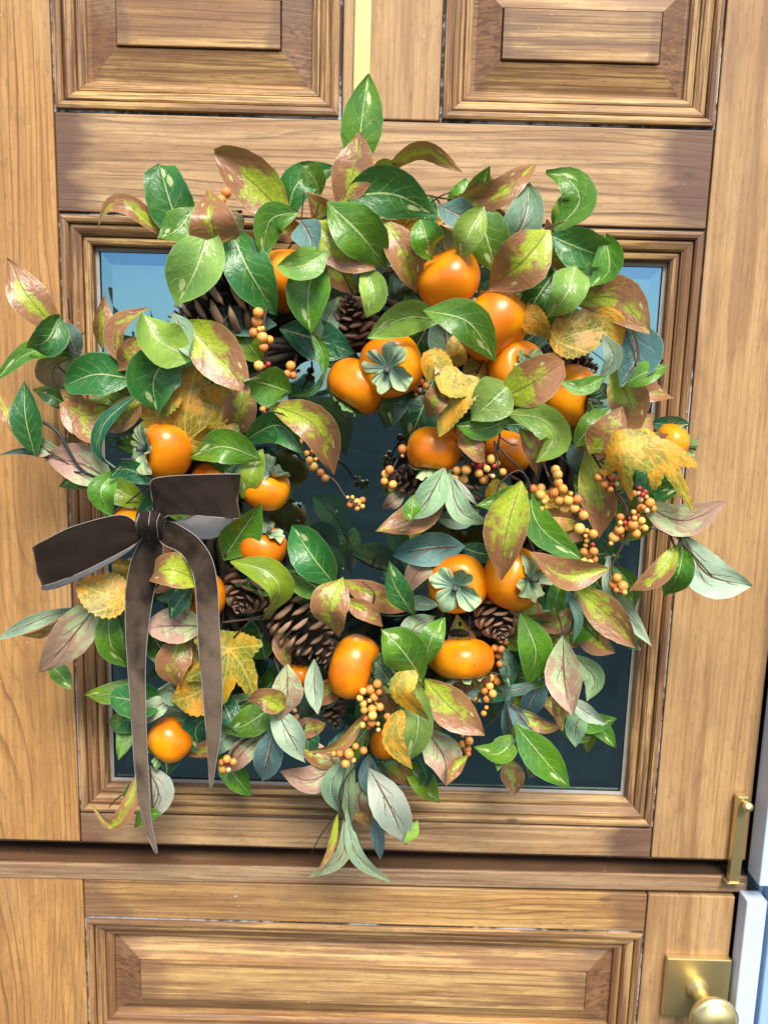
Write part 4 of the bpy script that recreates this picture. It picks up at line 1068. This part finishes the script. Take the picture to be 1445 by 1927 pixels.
FR = [
 (845, 527, 58, 74, (0.55, -0.75, -0.35), 'plain glossy orange persimmon high on the right, between folded green leaves', dict(H=.86)),
 (928, 612, 69, 66, (-0.6, 0.62, -0.4), 'large tilted orange persimmon on the right, half covered by a drooping green leaf', dict(H=.78)),
 (974, 694, 54, 64, (0.25, 0.25, 0.8), 'persimmon tucked under the big tilted one, behind a pale lime leaf', dict(ctint=PG, lobes=.7)),
 (1078, 745, 56, 60, (0.75, -0.25, 0.6), 'persimmon on the far right with a green leaf across its middle', dict(ctint=DG)),
 (736, 688, 59, 76, (-0.18, -0.18, 0.95), 'persimmon with teal calyx facing forward at the top of the wreath hole', dict(ctint=TE, lobes=1.05, H=.8)),
 (672, 728, 57, 56, (-0.5, -0.85, 0.1), 'brownish orange persimmon with calyx downward, left of the teal capped one', dict(ctint=DG, tint=(.85, .72, .8))),
 (816, 848, 50, 78, (-0.1, -0.95, 0.18), 'round persimmon right of the wreath hole with its leafy calyx hanging below', dict(ctint=PG, H=.9, lobes=1.1)),
 (957, 848, 46, 52, (0.3, 0.8, -0.3), 'shaded persimmon behind dark wire stalks and green leaves, right of centre', dict(tint=(.8, .7, .8), calyx=False)),
 (1262, 836, 38, 58, (0.9, -0.15, -0.1), 'persimmon at the outer right edge, peeking out above a yellow maple leaf', dict(ctint=DG)),
 (307, 843, 59, 76, (-0.70, 0.05, 0.72), 'persimmon on the left with pale calyx facing left, just above the bow', dict(ctint=PG, H=.86, lobes=1.3)),
 (542, 528, 62, 48, (0, 0.8, -0.4), 'persimmon at upper left, mostly behind three long green leaves', dict(calyx=False)),
 (500, 916, 48, 72, (0.38, 0.85, 0.28), 'persimmon with grey green calyx on top, at the end of the right bow loop', dict(ctint=(.8, .9, .85), lobes=1.1)),
 (494, 1026, 48, 74, (0.42, 0.85, 0.22), 'persimmon with pale calyx on top, below the right bow loop', dict(ctint=PG)),
 (405, 910, 46, 52, (0.5, 0.8, 0), 'persimmon showing only its top above the right bow loop', dict(ctint=PG)),
 (243, 986, 36, 60, (-0.5, -0.5, -0.5), 'small piece of persimmon showing above the left bow loop', dict(calyx=False)),
 (384, 1120, 46, 66, (-0.75, 0.0, 0.6), 'persimmon partly behind the right bow tail with teal calyx at left', dict(ctint=TE)),
 (320, 1392, 45, 66, (-0.72, -0.7, 0.1), 'lowest left persimmon with a dented side, between the two bow tails', dict(ctint=DG, H=.92)),
 (668, 1255, 64, 74, (0.93, -0.2, 0.2), 'upright persimmon at lower centre, right of the long pine cone', dict(ctint=DG, H=.75)),
 (872, 1241, 58, 76, (0.05, -0.95, 0.2), 'broad persimmon at lower right with its calyx underneath', dict(ctint=PG, H=.72)),
 (838, 1240, 42, 46, (-0.5, -0.6, 0), 'persimmon peeking out from behind the broad lower right one', dict(calyx=False)),
 (860, 1099, 58, 78, (-0.18, 0.08, 0.96), 'persimmon with open green calyx facing the viewer, right of lower hole', dict(ctint=(.95, 1.1, 1), lobes=1.05)),
 (968, 1088, 62, 70, (0.66, 0.1, 0.7), 'persimmon with calyx to the right, below a large two tone leaf', dict(ctint=PG, H=.86)),
 (732, 1400, 38, 62, (0.2, -0.8, 0.2), 'small shaded persimmon at bottom centre beside a golden twisted leaf', dict(ctint=DG, tint=(.85, .75, .8))),
 (564, 1268, 26, 52, (0, 1, 0), 'sliver of orange persimmon beneath the long pine cone', dict(calyx=False)),
 (738, 446, 30, 50, (0, 1, 0), 'sliver of orange persimmon behind leaves at the top of the wreath', dict(calyx=False)),
]
for i, (x, y, r_, d, ax, lab, kw) in enumerate(FR): persimmon(x, y, r_, d, ax, lab, seed=i+1, **kw)

# ------------------------------------------------------------------ pine cones
def scale_mesh():
    # woody scale: narrow claw widening to a thick rounded tip with a small boss
    st = [(0, .16, .05), (.35, .24, .06), (.68, .44, .07), (.88, .50, .10), (.98, .42, .11), (1.04, .22, .07)]
    vs, fs, uv = [], [], []
    for y, wd, th in st:
        z = 0.10*y*y
        for a, b in ((-wd, -th*.35), (-wd*.55, -th), (wd*.55, -th), (wd, -th*.35), (wd*.6, th*.9), (0, th*1.15), (-wd*.6, th*.9)):
            vs.append(Vector((a, y, z+b))); uv.append((y/1.04, .5+a))
    n = 7
    for i in range(len(st)-1):
        for k in range(n): a, b = i*n+k, i*n+(k+1) % n; fs.append((a, b, b+n, a+n))
    fs.append(tuple(range(n))[::-1]); fs.append(tuple(range((len(st)-1)*n, len(st)*n)))
    me = bpy.data.meshes.new('scale'); me.from_pydata(vs, [], fs); me.materials.append(CONE)
    l = me.uv_layers.new(name='UVMap')
    for p in me.polygons:
        p.use_smooth = True
        for li in p.loop_indices: l.data[li].uv = uv[me.loops[li].vertex_index]
    return me
SCALE = scale_mesh()
def pinecone(x, y, lpx, wpx, d, axis, label, n=64, tint=1.0, openness=0.5, seed=1):
    """axis: direction of the cone's tip; lpx, wpx: length and width in photo pixels"""
    r = random.Random(seed); d = d*mm; L = lpx*pxs(d); W = wpx*pxs(d)/2; c = P(x, y, d)
    t = thing('pinecone', c, label, 'pine cone', 'pine cones wired into the wreath')
    q = Vector((axis[0], -axis[2], axis[1])).normalized().to_track_quat('Z', 'Y').to_matrix()
    prof = lambda s: W*(0.62+0.5*math.sin(math.pi*min(1, s*1.1+0.10)))*(1-0.55*s**3)/1.1
    vs, fs = [], []
    pts = [c+q @ Vector((0, 0, L*(s-0.5))) for s in (0.02, .2, .5, .8, .97)]
    vs, fs = tube_geo(pts, [prof(s)*0.36 for s in (0.02, .2, .5, .8, .97)], 10)
    mesh('core', vs, fs, CONECORE, t, c)
    for k in range(n):
        s = (k+.5)/n; R = prof(s); a = k*2.39996
        tilt = (1-openness)*1.0*(0.35+0.65*s)+0.5*s*s+r.uniform(-.1, .1)          # how far the scale leans to the tip
        rad_l = R*0.86*(1-0.25*s); sw = min(R*1.02, W*0.92)*(1-0.42*s)*r.uniform(.9, 1.1)
        B = Matrix.Rotation(a, 3, 'Z') @ Matrix.Rotation(tilt, 3, 'X') @ Matrix.Diagonal((sw, rad_l, sw*.95))
        o = bpy.data.objects.new('scale', SCALE); COL.objects.link(o); o.parent = t
        o.matrix_local = Matrix.Translation(q @ (Vector((0, 0, L*(s-0.54)))+Matrix.Rotation(a, 3, 'Z') @ Vector((0, R*0.22, 0)))) @ (q @ B).to_4x4()
        j = tint*r.uniform(.8, 1.2); o.color = (j, j*.98, j*.95, r.random())
PC = [
 (392, 578, 170, 150, 60, (-0.8, -0.5, 0.25), 'large dark pine cone at upper left, under two hanging green leaves', 62, 1.15, .95),
 (664, 592, 96, 84, 54, (-0.1, 0.55, 0.75), 'small dark pine cone right of the upper long green leaf, above the hole', 50, .7, .75),
 (463, 1116, 100, 100, 62, (-0.15, -0.45, 0.85), 'small round pine cone seen end on, beside the right bow tail', 46, 1.15, .45),
 (582, 1192, 165, 118, 66, (0.62, -0.72, 0.3), 'long brown pine cone with open scales at lower left of the hole', 60, 1.3, .98),
 (938, 1168, 92, 92, 62, (0.1, -0.55, 0.8), 'light brown pine cone between the two lower right persimmons', 44, 1.45, .5),
 (622, 1330, 90, 80, 40, (0.3, -0.8, 0.3), 'dark pine cone deep behind the lower centre leaves', 44, .6, .75),
 (1082, 672, 100, 70, 46, (0.7, -0.4, 0.4), 'pine cone behind the curled golden leaf at far right', 44, 1.0, .7),
 (862, 960, 100, 80, 44, (-0.2, -0.8, 0.4), 'dark pine cone in the shade below the hanging calyx, right of the hole', 48, .7, .7),
 (762, 900, 74, 60, 50, (-0.6, 0.2, 0.6), 'dark spiky pine cone end left of the persimmon with hanging calyx', 36, .6, .8),
]
for i, (x, y, l, w_, d, ax, lab, n, tn, op) in enumerate(PC): pinecone(x, y, l, w_, d, ax, lab, n, tn, op, i+11)

# ------------------------------------------------------------------ berries
def bm_sphere():
    bm = bmesh.new(); bmesh.ops.create_uvsphere(bm, u_segments=16, v_segments=10, radius=1.0)
    me = bpy.data.meshes.new('berry'); bm.to_mesh(me); bm.free(); me.materials.append(BERRY)
    for p in me.polygons: p.use_smooth = True
    return me
SPH = bm_sphere()
BC = {'o': (0.82, 0.38, 0.075), 'y': (0.88, 0.52, 0.12), 'r': (0.42, 0.02, 0.03), 'd': (0.12, 0.02, 0.015), 'p': (0.82, 0.64, 0.32), 'b': (0.68, 0.25, 0.06)}
def spray(d, label, stem, berries, seed):
    """stem: list of (x, y[, depth mm]); berries: (x, y, r px[, colour])"""
    r = random.Random(seed); d0 = d*mm
    root = P(stem[0][0], stem[0][1], d0)
    t = thing('berry_spray', root, label, 'berry spray', 'berry sprays wired into the wreath')
    st = [(q[0], q[1], (q[2] if len(q) > 2 else d-7)) for q in stem]
    path = [P(a[0], a[1], a[2]*mm) for a in crom(st, 16)]
    vs, fs = tube_geo(path, [0.00145-0.0007*i/15 for i in range(16)], 6)
    jobs = []; done = []
    for b in berries:
        x, y, rp = b[0], b[1], b[2]; cl = b[3] if len(b) > 3 else r.choice('ooyyb')
        R = rp*pxs(d0); dd = d0+r.uniform(-.004, .004)
        for (px_, py_, pr, pd) in done:                 # keep touching berries from sinking into each other
            g = math.hypot(px_-x, py_-y)*pxs(d0); need = (pr+R)*0.96
            if g < need and abs(dd-pd) < math.sqrt(need*need-g*g): dd = pd-math.sqrt(need*need-g*g)*(1 if r.random() < .75 else -1)
        dd = max(dd, d0-0.014)
        done.append((x, y, R, dd)); c = P(x, y, dd); jobs.append((c, R, cl))
        near = min(path, key=lambda p: (p-c).length)
        tube_geo([near, (near+c)/2+Vector((0, 0, -.001)), c], [0.0007, 0.0006, 0.0006], 5, vs, fs)
    mesh('stem', vs, fs, TWIG, t, root)
    for c, R, cl in jobs:
        o = bpy.data.objects.new('berry', SPH); COL.objects.link(o); o.parent = t; o.location = c-root
        o.scale = (R, R*r.uniform(.93, 1), R*r.uniform(.93, 1.02)); o.rotation_euler = (r.uniform(0, 6), r.uniform(0, 6), r.uniform(0, 6))
        k = r.uniform(.85, 1.15); o.color = tuple(min(.95, v*k) for v in BC[cl])+(r.random(),)
SP = [
 (98, 'column of pale orange berries hanging beside the large upper left pine cone', [(515, 560, 60), (497, 600), (502, 650), (498, 690)],
  [(486,588,10),(484,604,10.5),(478,626,9.5),(488,619,5,'y'),(494,635,10.5),(507,639,8),(496,653,9),(494,618,5,'y'),(487,688,9.5,'y'),(505,685,5,'r'),(499,690,4,'r')]),
 (76, 'small dark orange berries in the shade left of the bright blue reflection', [(560, 660, 50), (548, 700), (505, 770, 60)],
  [(547,688,9),(540,704,8,'b'),(551,706,8,'b'),(546,698,4,'y'),(549,705,4,'r'),(494,770,6),(502,764,7,'b'),(498,776,4,'r')]),
 (66, 'thin berry stalk reaching down into the hole, with two clusters', [(575, 850, 60), (600, 885), (630, 905, 62), (650, 935, 66), (668, 947, 68)],
  [(588,849,5),(582,866,7.5),(589,878,9,'y'),(603,889,7.5,'b'),(612,900,7.5),(594,864,4,'y'),(577,853,6),(659,949,7.5,'b'),(672,946,8.5,'y'),(682,941,6.5),(672,957,5.5),(682,953,5,'y'),(663,936,4.5),(654,936,3.5,'p'),(564,832,6,'b')]),
 (70, 'berries on the right rim of the hole, left of the hanging calyx', [(775, 830, 50), (745, 870), (732, 915)],
  [(733,884,8.5),(725,892,8),(723,906,7.5),(739,912,8.5),(736,921,6),(724,916,4,'r'),(757,845,9,'b'),(757,858,3.5)]),
 (66, 'dim berries below the teal calyx near the top of the hole', [(810, 700, 50), (795, 725), (778, 735)],
  [(780,730,7,'b'),(790,718,8,'b'),(802,726,7,'o'),(787,708,4),(790,734,5,'p'),(782,742,4)]),
 (100, 'four amber berries beneath the round persimmon right of the hole', [(880, 860, 80), (872, 885), (862, 900)],
  [(860,885,8,'o'),(877,884,9.8,'o'),(856,899,8.5,'y'),(872,902,9.2,'y')]),
 (98, 'mixed orange and red berries below the small brown leaf, right of centre', [(890, 840, 80), (908, 875), (935, 900, 92)],
  [(898,863,8.5,'b'),(925,864,9.5),(900,877,8.5,'r'),(912,876,4.5,'r'),(916,882,7),(901,891,8.5),(910,902,9.5),(930,877,4.5,'r'),(935,872,6.5),(946,888,7.5,'y'),(890,873,4.5,'r'),(921,895,4.5,'d'),(927,896,4.5,'p'),(862,813,8.5,'b'),(849,806,7,'b')]),
 (106, 'bright yellow berry cluster above the large two tone leaf', [(960, 895, 84), (985, 910), (1012, 935)],
  [(1003,920,9.5),(1018,919,9.5,'y'),(1017,931,10,'y'),(1028,938,8.5,'y'),(986,928,7.5,'b'),(977,924,7),(1024,944,6,'y'),(1020,956,10,'y'),(1014,943,5,'d'),(1004,934,7)]),
 (104, 'large cluster of golden berries right of the yellow cluster', [(1018, 862, 84), (1036, 905), (1060, 945), (1085, 975), (1092, 990), (1108, 1050)],
  [(1045,884,9),(1049,893,9.5),(1050,908,9),(1042,927,9.8,'b'),(1059,920,9.2,'o'),(1052,942,9.8),(1069,942,9.8,'y'),(1086,940,9.2,'b'),(1061,957,9.8,'y'),(1080,956,10,'y'),(1074,929,4.5,'y'),(1093,961,5,'r'),(1098,970,9.2,'o'),(1022,868,5,'r'),
   (1090,995,11.2,'y'),(1104,999,5,'y'),(1116,1005,8.8,'o'),(1102,1008,5,'y'),(1104,1017,5.5,'y'),(1102,1026,5,'y'),(1115,1025,4.8,'r'),(1098,1039,8.2,'b'),(1117,1038,8.8,'b'),(1108,1046,5.5,'y'),(1096,1056,9.6,'y'),(1110,1058,6.5,'y'),(1118,1053,7.5)]),
 (100, 'brownish berry cluster under the left lobe of the yellow maple leaf', [(1110, 845, 86), (1130, 880), (1165, 930), (1195, 960)],
  [(1136,888,8.5,'b'),(1126,899,8,'b'),(1138,911,8.5,'b'),(1136,900,5,'p'),(1150,896,7.5,'b'),(1144,880,7.5,'b'),(1151,911,5,'r'),(1160,911,4.8,'p'),(1149,921,5.5),(1177,915,7.5,'b'),(1142,859,6,'b'),(1158,899,6,'b')]),
 (104, 'berries with several red ones, at the stalk of the pink leaf', [(1190, 905, 92), (1205, 935), (1215, 965)],
  [(1203,919,5,'r'),(1214,926,5.2,'r'),(1209,931,5.4,'r'),(1201,928,4.8,'p'),(1205,940,5.5,'p'),(1216,935,4.5,'y'),(1193,929,6.5,'b'),(1222,946,10,'o'),(1228,957,8,'o'),(1206,956,8.5,'b'),(1217,961,5.5,'p'),(1210,955,5.5),(1214,968,4.2,'d')]),
 (106, 'amber berry cluster with red buds, lowest of the big right side clusters', [(1158, 925, 96), (1178, 955), (1176, 990), (1160, 1022)],
  [(1192,964,5.5,'y'),(1200,971,4.8,'r'),(1194,975,5.2,'y'),(1185,976,4.2,'r'),(1167,973,7.5,'b'),(1167,984,5,'y'),(1176,984,4.8,'r'),(1191,988,10.2,'o'),(1207,980,7.8,'y'),(1205,991,5.5,'y'),(1213,994,7),(1196,1004,9.4,'o'),(1165,997,9.8,'o'),(1155,1011,10.8,'y'),(1170,1009,4.2,'r'),(1149,1023,4.5,'y'),(1180,994,6,'b')]),
 (106, 'three berries at the end of a long bare stem at lower right', [(1180, 955, 96), (1177, 1010), (1158, 1050), (1150, 1075), (1163, 1100)],
  [(1161,1088,9.2,'o'),(1171,1103,10.8,'o'),(1153,1100,8.5,'b'),(1159,1111,5.5,'b'),(1166,1114,5.5,'d'),(1175,1115,5.5,'y')]),
 (84, 'two orange berries on a twig behind leaves at top left', [(455, 398, 70), (430, 395), (420, 372)],
  [(416,376,9.2,'o'),(426,362,9.4,'b')]),
 (86, 'single berry above the green leaf left of the hole', [(452, 800, 60), (444, 815)], [(441,822,6.5,'b'),(450,826,3.5)]),
 (104, 'dense berry bunch hanging right of the upright lower persimmon', [(715, 1275, 80), (700, 1310), (712, 1345), (700, 1380)],
  [(710,1287,9.2),(697,1298,9.8,'o'),(683,1301,7.5),(713,1303,6.5,'b'),(677,1314,7),(704,1312,8.6,'o'),(684,1325,7.8,'y'),(695,1319,4.5,'y'),(685,1337,7.5),(700,1335,9,'o'),(715,1331,8.5),(701,1347,9,'y'),(704,1324,6.5),(689,1352,6.5,'b'),(699,1361,8.5,'b'),(682,1365,7),(711,1363,4.5,'y'),(712,1374,4.5,'p'),(729,1349,7.5,'b'),(694,1369,5,'b')]),
 (104, 'loose berries at bottom centre above the hanging sprig', [(705, 1365, 90), (680, 1395), (655, 1425)],
  [(657,1419,10.6,'o'),(650,1438,9,'o'),(639,1419,7.5,'b'),(628,1419,5.5,'o'),(669,1405,7,'o'),(684,1413,8.2,'b'),(665,1431,5.5,'y'),(643,1428,4,'d')]),
 (92, 'little berry cluster on a thin twig beside the right bow tail tip', [(475, 1385, 76), (445, 1405), (430, 1430)],
  [(417,1435,6.5,'b'),(427,1429,8.2,'o'),(439,1434,7.5,'o'),(419,1447,9.4,'o'),(430,1449,5.5,'p'),(429,1439,4.2,'r')]),
 (62, 'few berries between the pink folded leaf and the pale leaf', [(572, 1290, 50), (560, 1325), (556, 1350)],
  [(557,1350,7.5,'o'),(555,1338,5,'y'),(570,1299,6.5,'b')]),
 (92, 'berries dangling under the two tone leaf at lower right', [(872, 1360, 70), (876, 1385), (880, 1412)],
  [(869,1401,7.5),(883,1395,8.5,'o'),(879,1410,8.5,'b'),(881,1419,6,'b'),(876,1425,3.5,'r'),(870,1385,3.5)]),
 (68, 'berries behind the broad lower right persimmon and light pine cone', [(955, 1200, 50), (940, 1240), (922, 1290), (910, 1345)],
  [(931,1220,7.5,'b'),(943,1222,7.5,'b'),(952,1209,6.5,'b'),(937,1234,6.5,'b'),(924,1276,7.5),(935,1282,8.5,'b'),(921,1291,8.5),(927,1306,8.5),(911,1301,7.5,'b'),(915,1316,7.5,'b'),(932,1270,5.5),(895,1317,6.5,'b'),(910,1343,6),(915,1332,4.5),(940,1250,7,'b')]),
]
for i, (d, lab, st, bs) in enumerate(SP): spray(d, lab, st, bs, i+3)

# ------------------------------------------------------------------ velvet bow
bow = thing('velvet_bow', P(283, 985, .105), 'dark brown velvet ribbon bow with two long tails on the left of the wreath', 'bow')
def ribbon(name, A, B, n=40, m=9, par=None, puff=0.0, flip=False, crease=0.6):
    """ribbon between two edges, each a list of (x, y, depth mm)"""
    a = [P(q[0], q[1], q[2]*mm) for q in crom(A, n)]; b = [P(q[0], q[1], q[2]*mm) for q in crom(B, n)]
    vs, fs, uv = [], [], []
    for i in range(n):
        tg = a[min(i+1, n-1)]-a[max(i-1, 0)]+b[min(i+1, n-1)]-b[max(i-1, 0)]
        nn = (b[i]-a[i]).cross(tg); nn = nn.normalized() if nn.length > 1e-9 else Vector((0, -1, 0))
        for j in range(m):
            t = j/(m-1); wv = math.sin(math.pi*t)
            vs.append(a[i]*(1-t)+b[i]*t+nn*(puff*mm*wv)+nn*crease*(0.0007*math.sin(i*.31+t*9+1.3)+0.0008*math.sin(t*13+i*.07)*(1-i/n)+0.0005*math.sin(i*.9-t*5))); uv.append((i/(n-1), t))
    for i in range(n-1):
        for j in range(m-1):
            k = i*m+j; q = (k, k+1, k+m+1, k+m); fs.append(q[::-1] if flip else q)
    o = mesh(name, vs, fs, VELVET, par or bow, vs[0], True, uv)
    o.color = (1, 1, 1, {'tail': 0.95, 'loop': 0.10, 'knot': 0.1}[name])
    ev, ef = [], []
    for L_ in (a, b): tube_geo(L_, 0.00036, 5, ev, ef)
    mesh('selvedge', ev, ef, RIBEDGE, o, vs[0])
    return o
# left loop: front band, round its end and back under
ribbon('loop', [(272,988,116),(258,984,121),(225,969,127),(140,990,128),(85,1016,124),(62,1030,116),(66,1034,106),(100,1030,99),(170,1012,98),(240,995,102),(270,990,106)],
               [(276,1004,114),(256,1022,120),(238,1034,125),(160,1074,126),(105,1096,122),(79,1104,114),(83,1110,104),(115,1104,97),(185,1072,96),(245,1035,100),(272,1004,106)], 70, puff=-0.8, flip=True)
# right loop
ribbon('loop', [(292,968,114),(286,935,120),(284,906,126),(310,897,128),(380,893,128),(440,892,124),(453,894,114),(447,902,102),(400,940,97),(350,975,99),(300,985,106)],
               [(300,985,112),(306,977,122),(318,970,126),(345,968,128),(390,972,128),(440,976,124),(451,975,114),(445,980,102),(405,1012,97),(355,1010,99),(304,992,106)], 70, puff=0.8)
ribbon('tail', [(276,1000,110),(258,1030,112),(245,1062,112),(237,1110,110),(236,1180,108),(240,1250,106),(247,1350,104),(254,1450,102),(268,1545,98),(291,1606,94)],
               [(292,1002,112),(306,1030,115),(306,1062,114),(292,1105,112),(281,1170,110),(274,1250,110),(275,1350,108),(279,1450,104),(284,1540,98),(297,1606,94)], 60, puff=-1.2, flip=True)
ribbon('tail', [(288,990,114),(304,1022,119),(340,1042,122),(363,1080,124),(370,1140,124),(373,1210,124),(381,1300,122),(388,1380,118),(392,1440,114),(395,1484,110)],
               [(300,980,114),(330,985,120),(372,1012,124),(398,1050,126),(409,1100,127),(413,1180,127),(418,1280,124),(416,1370,120),(406,1440,115),(398,1486,110)], 60, puff=-1.2, flip=True)
# knot: wrapped band with folds
ka, kb = P(262, 988, .112), P(302, 978, .114)
for (A, B, pf) in (([(262,966,120),(256,986,127),(259,1004,120)], [(283,962,130),(280,985,138),(283,1014,128)], 2.2),
                   ([(279,960,127),(277,985,136),(280,1016,127)], [(301,966,129),(295,985,137),(298,1014,127)], 2.0),
                   ([(296,964,127),(291,988,134),(293,1012,125)], [(312,974,118),(309,992,123),(305,1010,117)], 1.8)):
    ribbon('knot', A, B, 12, 7, puff=-pf, flip=True)
